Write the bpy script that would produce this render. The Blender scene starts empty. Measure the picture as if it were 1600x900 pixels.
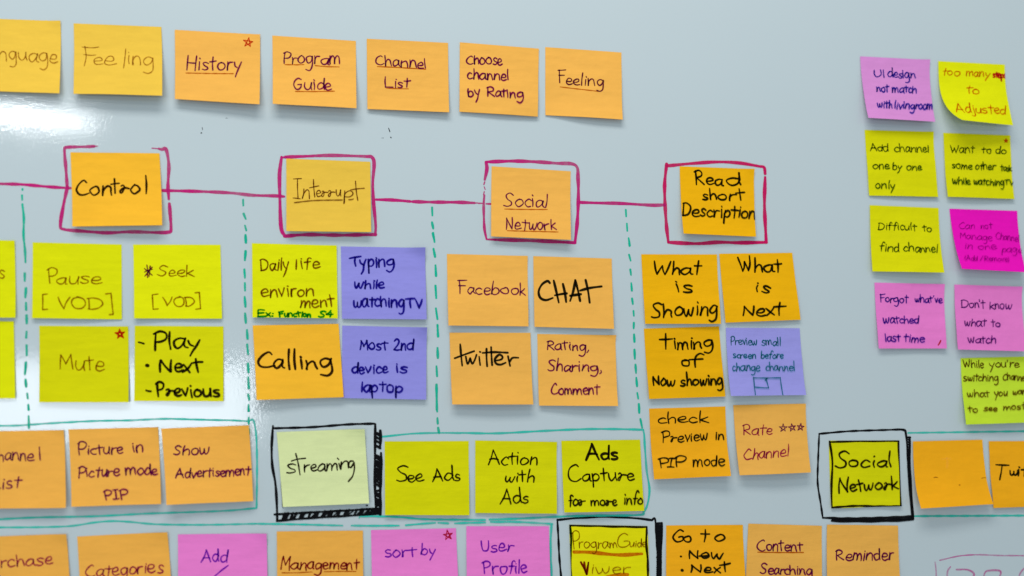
import bpy, math, random
from mathutils import Matrix, Vector

# ---------------------------------------------------------------- camera, world, lamps, exposure
CAM_LOC = [-0.15207, -0.96161, 1.37924]
CAM_ROT = [[0.987612, -0.018778, -0.155788], [-0.156735, -0.070418, -0.985127], [0.007529, 0.997341, -0.072489]]
LENS = 36.019
scene = bpy.context.scene
col = scene.collection
cam_data = bpy.data.cameras.new('camera')
cam = bpy.data.objects.new('camera', cam_data)
col.objects.link(cam)
cam.matrix_world = Matrix.Translation(CAM_LOC) @ Matrix([r + [0] for r in CAM_ROT] + [[0, 0, 0, 1]])
cam_data.sensor_width = 36
cam_data.lens = LENS
cam_data.clip_start = 0.02
cam_data.clip_end = 50
cam_data.dof.use_dof = True
cam_data.dof.focus_distance = 0.985
cam_data.dof.aperture_fstop = 2.1
scene.camera = cam

world = bpy.data.worlds.new('World')
scene.world = world
world.use_nodes = True
wbg = world.node_tree.nodes['Background']
wbg.inputs['Color'].default_value = (0.80, 0.93, 1.0, 1)      # light bounced about the room
wbg.inputs['Strength'].default_value = 0.42

def lamp(name, loc, target, sx, sy, power, colour, along=None):
    d = bpy.data.lights.new(name, 'AREA')
    d.shape = 'RECTANGLE'; d.size = sx; d.size_y = sy
    d.energy = power; d.color = colour
    o = bpy.data.objects.new(name, d)
    col.objects.link(o)
    loc = Vector(loc); z = (loc - Vector(target)).normalized()
    x = Vector(along if along else (1, 0, 0)); x = (x - z * x.dot(z)).normalized()
    y = z.cross(x)
    o.matrix_world = Matrix.Translation(loc) @ Matrix((x, y, z)).transposed().to_4x4()
    return o

# ceiling fixture above and to the left of the board (throws the soft shadows under the notes)
lamp('ceiling_lamp_near', (-0.32, -1.0, 2.85), (-0.05, 0, 1.4), 1.3, 0.42, 18, (1.0, 0.985, 0.95))
lamp('ceiling_lamp_side', (-0.35, -2.1, 2.75), (-0.1, 0, 1.4), 1.2, 0.25, 5, (1.0, 0.985, 0.95))
# far fluorescent tube: its mirror image is the streak at the upper left of the board
lamp('ceiling_lamp_far', (-2.03, -4.215, 2.55), (-0.42, 0, 1.6), 1.20, 0.03, 8.5, (0.96, 0.98, 1.0), along=(0.934, -0.115, 0.0))
# window in the far wall: its mirror image is the pale glare at the lower left
lamp('window_light', (-1.76, -4.5, 1.17), (-0.35, 0, 1.35), 2.3, 0.40, 29, (0.90, 0.95, 1.0), along=(1, 0, 0))

scene.view_settings.view_transform = 'Standard'
scene.view_settings.look = 'None'
scene.view_settings.exposure = 0.15
scene.view_settings.gamma = 1.0
scene.view_settings.use_curve_mapping = False

# ---------------------------------------------------------------- materials
def lin(c):
    return tuple(((v / 255) / 12.92 if v / 255 <= 0.04045 else ((v / 255 + 0.055) / 1.055) ** 2.4) for v in c) + (1,)

def new_mat(name):
    m = bpy.data.materials.new(name); m.use_nodes = True
    nt = m.node_tree
    p = nt.nodes['Principled BSDF']
    return m, nt, p

def nd(nt, kind, **kw):
    n = nt.nodes.new(kind)
    for k, v in kw.items():
        if k in n.inputs.keys(): n.inputs[k].default_value = v
        else: setattr(n, k, v)
    return n

def paper_material(name, rgb):
    m, nt, p = new_mat(name)
    L = nt.links.new
    tc = nd(nt, 'ShaderNodeTexCoord'); oi = nd(nt, 'ShaderNodeObjectInfo')
    off = nd(nt, 'ShaderNodeVectorMath', operation='SCALE'); off.inputs[0].default_value = (3.1, 1.7, 5.3)
    L(oi.outputs['Random'], off.inputs['Scale'])
    add = nd(nt, 'ShaderNodeVectorMath', operation='ADD')
    L(tc.outputs['Object'], add.inputs[0]); L(off.outputs[0], add.inputs[1])
    mp = nd(nt, 'ShaderNodeMapping'); mp.inputs['Scale'].default_value = (26, 26, 130)
    L(add.outputs[0], mp.inputs['Vector'])
    streak = nd(nt, 'ShaderNodeTexNoise', Scale=1.0, Detail=3.0, Roughness=0.6); L(mp.outputs[0], streak.inputs['Vector'])
    grain = nd(nt, 'ShaderNodeTexNoise', Scale=1500.0, Detail=2.0); L(add.outputs[0], grain.inputs['Vector'])
    cloud = nd(nt, 'ShaderNodeTexNoise', Scale=55.0, Detail=2.0); L(add.outputs[0], cloud.inputs['Vector'])
    # colour: small dye variation between sheets, faint fibres
    s1 = nd(nt, 'ShaderNodeMath', operation='MULTIPLY_ADD'); L(streak.outputs[0], s1.inputs[0]); s1.inputs[1].default_value = 0.16; s1.inputs[2].default_value = 0.92 - 0.035
    s2 = nd(nt, 'ShaderNodeMath', operation='MULTIPLY_ADD'); L(oi.outputs['Random'], s2.inputs[0]); s2.inputs[1].default_value = 0.07; L(s1.outputs[0], s2.inputs[2])
    s3 = nd(nt, 'ShaderNodeMath', operation='MULTIPLY_ADD'); L(grain.outputs[0], s3.inputs[0]); s3.inputs[1].default_value = 0.10; L(s2.outputs[0], s3.inputs[2])
    s4 = nd(nt, 'ShaderNodeMath', operation='SUBTRACT'); L(s3.outputs[0], s4.inputs[0]); s4.inputs[1].default_value = 0.05
    mul = nd(nt, 'ShaderNodeVectorMath', operation='SCALE'); mul.inputs[0].default_value = lin(rgb)[:3]; L(s4.outputs[0], mul.inputs['Scale'])
    L(mul.outputs[0], p.inputs['Base Color'])
    p.inputs['Roughness'].default_value = 0.8
    p.inputs['Specular IOR Level'].default_value = 0.12
    b1 = nd(nt, 'ShaderNodeBump', Strength=0.42, Distance=0.0011); L(streak.outputs[0], b1.inputs['Height'])
    b2 = nd(nt, 'ShaderNodeBump', Strength=0.15, Distance=0.0001); L(grain.outputs[0], b2.inputs['Height']); L(b1.outputs[0], b2.inputs['Normal'])
    b3 = nd(nt, 'ShaderNodeBump', Strength=0.4, Distance=0.0024); L(cloud.outputs[0], b3.inputs['Height']); L(b2.outputs[0], b3.inputs['Normal'])
    L(b3.outputs[0], p.inputs['Normal'])
    tr = nd(nt, 'ShaderNodeBsdfTranslucent'); L(mul.outputs[0], tr.inputs['Color'])
    mx = nd(nt, 'ShaderNodeMixShader'); mx.inputs[0].default_value = 0.12
    L(p.outputs[0], mx.inputs[1]); L(tr.outputs[0], mx.inputs[2])
    L(mx.outputs[0], nt.nodes['Material Output'].inputs['Surface'])
    return m

PAPER = {
 'gold': (240, 196, 70), 'peach': (246, 182, 82), 'peach2': (248, 180, 76), 'amber': (252, 188, 46),
 'orange': (244, 180, 4), 'orange2': (248, 174, 22), 'yellow': (230, 230, 0), 'yellow2': (224, 219, 0), 'yellow3': (238, 228, 4),
 'lime': (205, 232, 52), 'pale': (222, 230, 168), 'pink': (218, 142, 208), 'pink2': (240, 128, 206), 'magenta': (246, 12, 190),
 'blue': (148, 144, 222), 'blue2': (158, 154, 226)}
paper = {k: paper_material('paper_' + k, v) for k, v in PAPER.items()}

def pen_material(name, rgb, sheet_rgb, clear, vary=0.5):
    """ink soaked into the paper: a tinted film, darker where strokes cross, thinner in places"""
    m, nt, p = new_mat(name); L = nt.links.new
    tc = nd(nt, 'ShaderNodeTexCoord')
    n = nd(nt, 'ShaderNodeTexNoise', Scale=380.0, Detail=2.0); L(tc.outputs['Object'], n.inputs['Vector'])
    want, base = lin(rgb)[:3], lin(sheet_rgb)[:3]
    q = [min(1.0, max(0.006, w_ / max(b_, 0.02))) ** 0.5 for w_, b_ in zip(want, base)]
    t = nd(nt, 'ShaderNodeBsdfTransparent')
    mc = nd(nt, 'ShaderNodeMix', data_type='RGBA')
    mc.inputs['A'].default_value = tuple(v ** 1.15 for v in q) + (1,)
    mc.inputs['B'].default_value = tuple(v ** (1 - clear * vary) for v in q) + (1,)
    mr = nd(nt, 'ShaderNodeMapRange'); mr.inputs[1].default_value = 0.3; mr.inputs[2].default_value = 0.75
    L(n.outputs[0], mr.inputs[0]); L(mr.outputs[0], mc.inputs['Factor']); L(mc.outputs['Result'], t.inputs['Color'])
    p.inputs['Base Color'].default_value = lin(rgb); p.inputs['Roughness'].default_value = 0.7
    p.inputs['Specular IOR Level'].default_value = 0.05
    mx = nd(nt, 'ShaderNodeMixShader'); mx.inputs[0].default_value = 0.88
    L(p.outputs[0], mx.inputs[1]); L(t.outputs[0], mx.inputs[2])
    L(mx.outputs[0], nt.nodes['Material Output'].inputs['Surface'])
    return m

INK = {
 'brown': (150, 92, 16), 'brown2': (140, 92, 4), 'brown3': (116, 72, 6), 'maroon': (106, 0, 60), 'maroon2': (92, 16, 40), 'maroon3': (146, 18, 56),
 'rust': (186, 92, 14), 'rust2': (206, 110, 10), 'orangered': (205, 62, 14), 'orangered2': (196, 92, 6), 'red': (190, 30, 30), 'crimson': (128, 10, 20),
 'crimson2': (190, 20, 70), 'brickred': (128, 42, 8), 'navy': (26, 16, 132), 'navy2': (60, 12, 128), 'violet': (84, 14, 104), 'purple': (124, 20, 168),
 'plum': (132, 0, 104), 'olive': (92, 72, 4), 'darkgreen': (26, 52, 10), 'green': (12, 132, 22), 'tealink': (18, 90, 112), 'blackbrown': (48, 26, 6),
 'darkbrown': (104, 56, 8), 'black': (34, 26, 10), 'blackgreen': (18, 44, 10), 'palesmudge': (252, 196, 90), 'smudge': (176, 112, 20)}
SOFT = {'brown': .8, 'brown2': .7, 'plum': 1.0, 'palesmudge': 1.0, 'smudge': 1.2, 'orangered2': .7, 'rust2': .9, 'maroon3': .6, 'rust': .6, 'maroon': .4}
pens = {}
def pen(ink, kind):
    if (ink, kind) not in pens:
        pens[ink, kind] = pen_material('pen_' + ink, INK[ink], PAPER[kind], SOFT.get(ink, 0.35))
    return pens[ink, kind]

def marker_material(name, rgb, lo, hi, scale):
    """dry-wipe marker film: thinner and streaky in places so the board shows through"""
    m, nt, p = new_mat(name); L = nt.links.new
    tc = nd(nt, 'ShaderNodeTexCoord')
    n = nd(nt, 'ShaderNodeTexNoise', Scale=scale, Detail=4.0, Roughness=0.7); L(tc.outputs['Object'], n.inputs['Vector'])
    n2 = nd(nt, 'ShaderNodeTexNoise', Scale=22.0, Detail=1.0); L(tc.outputs['Object'], n2.inputs['Vector'])
    av = nd(nt, 'ShaderNodeMath', operation='ADD'); L(n.outputs[0], av.inputs[0]); L(n2.outputs[0], av.inputs[1])
    mr = nd(nt, 'ShaderNodeMapRange'); mr.inputs[1].default_value = 0.75; mr.inputs[2].default_value = 1.3
    mr.inputs[3].default_value = lo; mr.inputs[4].default_value = hi
    L(av.outputs[0], mr.inputs[0])
    p.inputs['Base Color'].default_value = lin(rgb); p.inputs['Roughness'].default_value = 0.55; p.inputs['Specular IOR Level'].default_value = 0.06
    t = nd(nt, 'ShaderNodeBsdfTransparent')
    mx = nd(nt, 'ShaderNodeMixShader'); L(mr.outputs[0], mx.inputs[0]); L(p.outputs[0], mx.inputs[1]); L(t.outputs[0], mx.inputs[2])
    L(mx.outputs[0], nt.nodes['Material Output'].inputs['Surface'])
    return m

marker = {
 'magenta': marker_material('marker_magenta', (190, 24, 112), 0.0, 0.42, 260), 'magenta2': marker_material('marker_crimson', (196, 14, 88), 0.0, 0.25, 260),
 'teal': marker_material('marker_teal', (14, 178, 146), 0.0, 0.3, 260), 'tealthin': marker_material('marker_teal_thin', (50, 190, 172), 0.05, 0.45, 200),
 'blackink': marker_material('marker_black', (8, 8, 12), 0.0, 0.12, 300), 'pinkfaint': marker_material('marker_pink_rubbed', (196, 80, 150), 0.25, 0.8, 320),
 'speck': marker_material('marker_speck', (30, 34, 40), 0.0, 0.3, 400)}

m, nt, p = new_mat('whiteboard_enamel'); L = nt.links.new
tc = nd(nt, 'ShaderNodeTexCoord')
n1 = nd(nt, 'ShaderNodeTexNoise', Scale=3.0, Detail=3.0); L(tc.outputs['Object'], n1.inputs['Vector'])
cr = nd(nt, 'ShaderNodeMix', data_type='RGBA'); cr.inputs['A'].default_value = lin((184, 196, 200)); cr.inputs['B'].default_value = lin((188, 199, 203))
L(n1.outputs[0], cr.inputs['Factor']); L(cr.outputs['Result'], p.inputs['Base Color'])
mp = nd(nt, 'ShaderNodeMapping'); mp.inputs['Scale'].default_value = (420, 420, 260); L(tc.outputs['Object'], mp.inputs['Vector'])
n2 = nd(nt, 'ShaderNodeTexNoise', Scale=1.0, Detail=2.0, Roughness=0.5); L(mp.outputs[0], n2.inputs['Vector'])     # orange peel of the enamel
n3 = nd(nt, 'ShaderNodeTexNoise', Scale=9.0, Detail=2.0); L(tc.outputs['Object'], n3.inputs['Vector'])
b1 = nd(nt, 'ShaderNodeBump', Strength=0.06, Distance=0.0006); L(n2.outputs[0], b1.inputs['Height'])
b2 = nd(nt, 'ShaderNodeBump', Strength=0.05, Distance=0.004); L(n3.outputs[0], b2.inputs['Height']); L(b1.outputs[0], b2.inputs['Normal'])
L(b2.outputs[0], p.inputs['Normal'])
n4 = nd(nt, 'ShaderNodeTexNoise', Scale=14.0, Detail=5.0, Roughness=0.7); L(tc.outputs['Object'], n4.inputs['Vector'])   # wiped smears change the gloss
mr = nd(nt, 'ShaderNodeMapRange'); mr.inputs[1].default_value = 0.3; mr.inputs[2].default_value = 0.7; mr.inputs[3].default_value = 0.045; mr.inputs[4].default_value = 0.08
L(n4.outputs[0], mr.inputs[0]); L(mr.outputs[0], p.inputs['Roughness'])
board_mat = m

# ---------------------------------------------------------------- mesh helpers
def mesh_object(name, verts, faces, mat, parent=None, smooth=True):
    me = bpy.data.meshes.new(name)
    me.from_pydata(verts, [], faces)
    me.materials.append(mat)
    if smooth: me.polygons.foreach_set('use_smooth', [True] * len(me.polygons))
    me.update()
    o = bpy.data.objects.new(name, me)
    col.objects.link(o)
    if parent: o.parent = parent
    return o

def empty(name, loc, label, category, group=None):
    o = bpy.data.objects.new(name, None)
    o.empty_display_size = 0.02
    col.objects.link(o); o.location = loc
    o['label'] = label; o['category'] = category
    if group: o['group'] = group
    return o

def spline(pts, step):
    """Catmull-Rom through the points, resampled evenly"""
    if len(pts) < 3:
        dense = list(pts)
    else:
        P = [pts[0]] + list(pts) + [pts[-1]]
        P[0] = (2 * pts[0][0] - pts[1][0], 2 * pts[0][1] - pts[1][1])
        P[-1] = (2 * pts[-1][0] - pts[-2][0], 2 * pts[-1][1] - pts[-2][1])
        dense = []
        for i in range(1, len(P) - 2):
            p0, p1, p2, p3 = P[i - 1:i + 3]
            for k in range(10):
                t = k / 10
                dense.append(tuple(0.5 * ((2 * p1[a]) + (-p0[a] + p2[a]) * t + (2 * p0[a] - 5 * p1[a] + 4 * p2[a] - p3[a]) * t * t + (-p0[a] + 3 * p1[a] - 3 * p2[a] + p3[a]) * t ** 3) for a in (0, 1)))
        dense.append(tuple(pts[-1]))
    out = [dense[0]]; acc = 0.0
    for a, b in zip(dense, dense[1:]):
        d = math.hypot(b[0] - a[0], b[1] - a[1])
        if d < 1e-9: continue
        t = step - acc
        while t <= d:
            out.append((a[0] + (b[0] - a[0]) * t / d, a[1] + (b[1] - a[1]) * t / d)); t += step
        acc = d - (t - step)
    if math.hypot(out[-1][0] - dense[-1][0], out[-1][1] - dense[-1][1]) > step * 0.3 or len(out) < 2:
        out.append(dense[-1])
    else:
        out[-1] = dense[-1]
    return out

WIDER = 1.3
class Ribbon:
    """flat ink strokes (mm) gathered into one mesh; place(x, y, h) maps them onto a sheet or the board"""
    def __init__(self, place, rnd): self.v, self.f, self.place, self.rnd, self.h = [], [], place, rnd, 0.0
    def stroke(self, pts, width, step=None, taper=True):
        width *= WIDER
        step = step or max(0.35, width * 0.45)
        q = spline(pts, step)
        if len(q) < 2: return
        if len(q) == 2: q = [q[0], ((q[0][0] + q[1][0]) / 2, (q[0][1] + q[1][1]) / 2), q[1]]
        n = len(q); ph = self.rnd.uniform(0, 6.28); fr = self.rnd.uniform(0.15, 0.4)
        rows = []
        for i, (x, y) in enumerate(q):
            a = q[max(0, i - 1)]; b = q[min(n - 1, i + 1)]
            dx, dy = b[0] - a[0], b[1] - a[1]; d = math.hypot(dx, dy) or 1
            dx /= d; dy /= d
            w = width / 2 * (1 + 0.16 * math.sin(ph + i * fr) + self.rnd.uniform(-0.04, 0.04))
            if taper:
                s = min(i, n - 1 - i) * step / width
                w *= 0.86 + 0.14 * min(1, s / 1.5)
            rows.append((x, y, dx, dy, w))
        base = len(self.v)
        self.h += 0.004
        for (x, y, dx, dy, w) in rows:
            self.h += 0.0007
            self.v.append(self.place(x - dy * w, y + dx * w, self.h)); self.v.append(self.place(x + dy * w, y - dx * w, self.h))
        for i in range(n - 1):
            a = base + 2 * i
            self.f.append((a, a + 1, a + 3, a + 2))
        for end in (0, 1):                                   # round caps
            x, y, dx, dy, w = rows[-1 if end else 0]
            if not end: dx, dy = -dx, -dy
            hh = self.h if end else self.h - 0.0007 * (n - 1)
            c = [len(self.v) + k for k in range(5)]
            for k in range(1, 6):
                t = math.pi * k / 6
                ox, oy = -dy * math.cos(t) + dx * math.sin(t), dx * math.cos(t) + dy * math.sin(t)
                self.v.append(self.place(x + ox * w, y + oy * w, hh))
            l, r = base + 2 * (n - 1), base + 2 * (n - 1) + 1
            if end: self.f.append(tuple([l] + c + [r]))
            else: self.f.append(tuple([base + 1] + c + [base]))
    def build(self, name, mat, parent):
        return mesh_object(name, self.v, self.f, mat, parent, smooth=False)

GLYPHS = {
 "a":"0.95;0.82,0.92 0.5,1.0 0.15,0.72 0.08,0.32 0.3,0.02 0.6,0.2 0.8,0.6 0.84,0.95! 0.8,0.4 0.86,0.08 1.0,0.02",
 "b":"0.9;0.14,1.8 0.12,1.0 0.12,0.05! 0.14,0.5 0.4,0.95 0.72,0.75 0.74,0.3 0.45,0.0 0.12,0.12",
 "c":"0.8;0.72,0.82 0.45,1.0 0.14,0.7 0.1,0.32 0.35,0.02 0.75,0.14",
 "d":"0.95;0.78,0.85 0.45,0.98 0.12,0.68 0.1,0.28 0.35,0.02 0.7,0.25 0.82,0.7! 0.84,1.8! 0.8,0.6 0.86,0.02",
 "e":"0.85;0.12,0.48 0.5,0.5 0.74,0.66 0.62,0.95 0.32,0.95 0.1,0.6 0.16,0.18 0.42,0.0 0.82,0.16",
 "f":"0.7;0.72,1.62 0.52,1.82 0.34,1.5 0.3,0.8 0.28,-0.05 / 0.04,0.92 0.62,1.0",
 "g":"0.95;0.8,0.9 0.48,1.0 0.14,0.72 0.12,0.36 0.36,0.12 0.68,0.35 0.8,0.92! 0.84,0.2 0.76,-0.5 0.45,-0.82 0.1,-0.68",
 "h":"0.9;0.14,1.8 0.13,0.9 0.1,0.0! 0.16,0.5 0.45,0.96 0.7,0.8 0.74,0.35 0.78,0.0",
 "i":"0.4;0.2,1.0 0.2,0.5 0.22,0.02 / 0.2,1.42 0.23,1.36",
 "j":"0.5;0.32,1.0 0.34,0.2 0.26,-0.55 0.0,-0.78 -0.2,-0.6 / 0.32,1.4 0.35,1.35",
 "k":"0.85;0.14,1.8 0.13,0.9 0.12,0.0 / 0.7,1.0 0.4,0.68 0.15,0.48! 0.42,0.3 0.8,-0.02",
 "l":"0.36;0.2,1.8 0.18,0.9 0.2,0.0",
 "m":"1.35;0.1,0.98 0.1,0.5 0.08,0.0! 0.14,0.5 0.35,0.95 0.56,0.8 0.6,0.4 0.6,0.02! 0.66,0.5 0.9,0.95 1.12,0.8 1.16,0.35 1.2,0.0",
 "n":"0.92;0.12,0.98 0.12,0.5 0.1,0.0! 0.18,0.55 0.45,0.96 0.7,0.82 0.74,0.4 0.8,0.0",
 "o":"0.92;0.5,1.0 0.18,0.82 0.08,0.42 0.3,0.04 0.65,0.1 0.82,0.5 0.7,0.9 0.42,1.0",
 "p":"0.92;0.14,0.98 0.14,0.2 0.16,-0.8! 0.14,0.1 0.16,0.6 0.45,0.98 0.76,0.75 0.76,0.35 0.5,0.06 0.16,0.16",
 "r":"0.72;0.14,0.98 0.14,0.5 0.13,0.0! 0.16,0.5 0.36,0.88 0.7,0.92",
 "s":"0.78;0.68,0.88 0.42,1.0 0.16,0.82 0.3,0.56 0.6,0.4 0.64,0.16 0.36,0.0 0.08,0.12",
 "t":"0.74;0.36,1.62 0.36,0.8 0.38,0.02 / 0.02,1.06 0.4,1.1 0.76,1.14",
 "u":"0.92;0.12,0.98 0.1,0.4 0.28,0.04 0.56,0.12 0.76,0.55 0.8,0.98! 0.76,0.4 0.84,0.0",
 "v":"0.82;0.1,0.98 0.25,0.45 0.38,0.02! 0.6,0.55 0.74,1.0",
 "w":"1.2;0.1,0.98 0.16,0.35 0.3,0.02 0.5,0.3 0.58,0.8! 0.62,0.3 0.8,0.02 1.0,0.4 1.08,1.0",
 "x":"0.84;0.1,0.95 0.4,0.5 0.76,0.02 / 0.76,1.0 0.45,0.52 0.1,0.0",
 "y":"0.86;0.12,0.98 0.2,0.55 0.42,0.3 / 0.8,1.0 0.56,0.3 0.35,-0.35 0.16,-0.82",
 "\u0159":"1.0;0.08,0.88 0.26,1.0 0.42,0.78 0.32,0.25 0.16,0.04 0.04,0.24 0.28,0.6 0.6,0.74 0.98,0.7",
 "A":"1.25;0.6,1.8 0.35,0.9 0.04,0.0 / 0.6,1.8 0.82,0.95 1.12,0.0 / 0.22,0.62 0.6,0.68 1.02,0.62",
 "C":"1.2;1.05,1.55 0.8,1.8 0.35,1.4 0.1,0.75 0.3,0.15 0.7,0.0 1.15,0.22",
 "D":"1.25;0.14,1.75 0.16,0.9 0.14,0.0 / 0.02,1.7 0.5,1.78 1.0,1.45 1.12,0.85 0.85,0.25 0.4,0.0 0.05,0.02",
 "E":"1.05;0.95,1.75 0.5,1.78 0.12,1.72! 0.12,0.9 0.12,0.02! 0.5,0.0 0.98,0.06 / 0.12,0.92 0.5,0.94 0.85,0.98",
 "F":"1.0;0.16,1.75 0.18,0.9 0.2,0.0 / 0.0,1.68 0.5,1.72 0.98,1.8 / 0.12,1.0 0.45,1.02 0.82,1.06",
 "G":"1.2;1.05,1.6 0.75,1.8 0.3,1.4 0.1,0.7 0.3,0.12 0.7,0.05 1.0,0.4 1.02,0.8! 0.85,0.8 0.6,0.78",
 "H":"1.15;0.15,1.8 0.16,0.9 0.2,0.0 / 0.98,1.8 0.97,0.9 1.0,0.0 / 0.15,0.9 0.6,0.92 1.0,0.95",
 "I":"0.85;0.42,1.75 0.42,0.9 0.43,0.05 / 0.1,1.72 0.42,1.75 0.78,1.78 / 0.05,0.02 0.43,0.04 0.8,0.08",
 "\u0131":"0.3;0.15,1.75 0.15,0.9 0.16,0.0",
 "J":"0.8;0.1,1.78 0.4,1.76 0.7,1.8! 0.66,1.0 0.66,0.05! 0.4,0.0 0.08,0.04",
 "L":"0.9;0.14,1.8 0.12,0.9 0.14,0.05! 0.45,0.02 0.85,0.1",
 "M":"1.3;0.1,0.0 0.16,0.9 0.2,1.75! 0.42,1.2 0.6,0.65! 0.85,1.2 1.05,1.8! 1.1,0.9 1.16,0.0",
 "N":"1.15;0.12,0.0 0.16,0.9 0.18,1.75! 0.5,0.95 0.92,0.05! 0.95,0.9 0.98,1.8",
 "O":"1.3;0.7,1.75 0.25,1.5 0.1,0.85 0.35,0.12 0.85,0.1 1.18,0.7 1.05,1.45 0.55,1.78",
 "P":"1.05;0.18,1.7 0.18,0.9 0.2,-0.05 / 0.02,1.6 0.5,1.85 0.95,1.6 0.92,1.1 0.6,0.85 0.2,0.8",
 "R":"1.1;0.16,1.75 0.16,0.9 0.16,0.0 / 0.02,1.6 0.5,1.82 0.85,1.5 0.75,1.05 0.2,0.85! 0.55,0.5 1.0,0.0",
 "S":"1.1;1.0,1.6 0.65,1.82 0.25,1.5 0.4,1.05 0.8,0.7 0.8,0.2 0.4,0.0 0.05,0.18",
 "T":"1.2;0.6,1.72 0.6,0.9 0.62,0.0 / 0.02,1.72 0.6,1.75 1.2,1.8",
 "U":"1.15;0.12,1.78 0.1,0.8 0.3,0.08 0.7,0.1 0.95,0.7 1.0,1.78",
 "V":"1.1;0.08,1.78 0.3,0.9 0.52,0.02! 0.8,0.9 1.05,1.8",
 "W":"1.6;0.08,1.78 0.25,0.8 0.42,0.05! 0.6,0.6 0.78,1.2! 0.9,0.6 1.08,0.05! 1.3,0.9 1.45,1.85",
 "2":"0.95;0.12,1.4 0.4,1.8 0.75,1.45 0.55,0.8 0.1,0.05! 0.5,0.02 0.88,0.05",
 "4":"1.0;0.6,1.8 0.3,1.1 0.05,0.7! 0.5,0.68 0.95,0.72 / 0.66,1.2 0.64,0.6 0.62,0.0",
 ",":"0.4;0.22,0.15 0.2,-0.1 0.08,-0.35",
 "'":"0.32;0.2,1.75 0.16,1.4 ",
 ":":"0.45;0.2,0.85 0.23,0.8 / 0.2,0.15 0.23,0.1",
 "(":"0.5;0.42,1.9 0.18,1.3 0.12,0.6 0.36,-0.1",
 ")":"0.5;0.1,1.9 0.34,1.3 0.36,0.6 0.12,-0.1",
 "/":"0.7;0.62,1.9 0.35,0.9 0.05,-0.1",
}
def parse(s):
    adv, body = s.split(';')
    strokes = []
    for part in body.split('/ '):
        if not part.strip(): continue
        cur = []
        for tok in part.split():
            corner = tok.endswith('!'); tok = tok.rstrip('!')
            p = tuple(float(a) for a in tok.split(','))
            cur.append(p)
            if corner: strokes.append(cur); cur = [p]
        if len(cur) > 1: strokes.append(cur)
    return float(adv), strokes
GL = {k: parse(v) for k, v in GLYPHS.items()}

def word_strokes(text, asc, rnd):
    """strokes with x in 0..1 over the whole word and y in x-heights"""
    x = 0.0; out = []; slant = rnd.uniform(-0.06, 0.06)
    for ch in text:
        adv, st = GL[ch]
        caps = ch.isupper() or ch in "24(),/'" or ch == '\u0131'
        rot = rnd.uniform(-0.09, 0.09) + slant; sy = rnd.uniform(0.88, 1.1); sx = rnd.uniform(0.84, 1.14); dy = rnd.uniform(-0.08, 0.08)
        wob = [rnd.uniform(-0.06, 0.06) for _ in range(4)]
        for s in st:
            pts = []
            for k, (a, b) in enumerate(s):
                if b > 0 and caps: b = b * asc / 1.8
                elif b > 1: b = 1 + (b - 1) * (asc - 1) / 0.8
                a2 = a * sx - b * rot + wob[k % 4] * 0.8; b2 = b * sy + a * rot + dy + wob[(k + 1) % 4] * 0.8
                pts.append((x + a2, b2))
            out.append(pts)
        x += adv * sx + 0.02
    lo = min(p[0] for s in out for p in s); hi = max(p[0] for s in out for p in s)
    if hi - lo < 0.25: hi = lo + 0.25
    return [[((p[0] - lo) / (hi - lo), p[1]) for p in s] for s in out]

# ---------------------------------------------------------------- the whiteboard and what is drawn on it
board = empty('whiteboard', (0, 0, 1.45), 'large glossy white magnetic board behind all the sticky notes', 'whiteboard')
hw, hh, th = 1.5, 0.62, 0.018
vv = [(sx * hw, y, sz * hh) for y in (0, th) for sz in (-1, 1) for sx in (-1, 1)]
mesh_object('panel', vv, [(0, 1, 3, 2), (4, 6, 7, 5), (0, 4, 5, 1), (2, 3, 7, 6), (0, 2, 6, 4), (1, 5, 7, 3)], board_mat, board, smooth=False)

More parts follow.
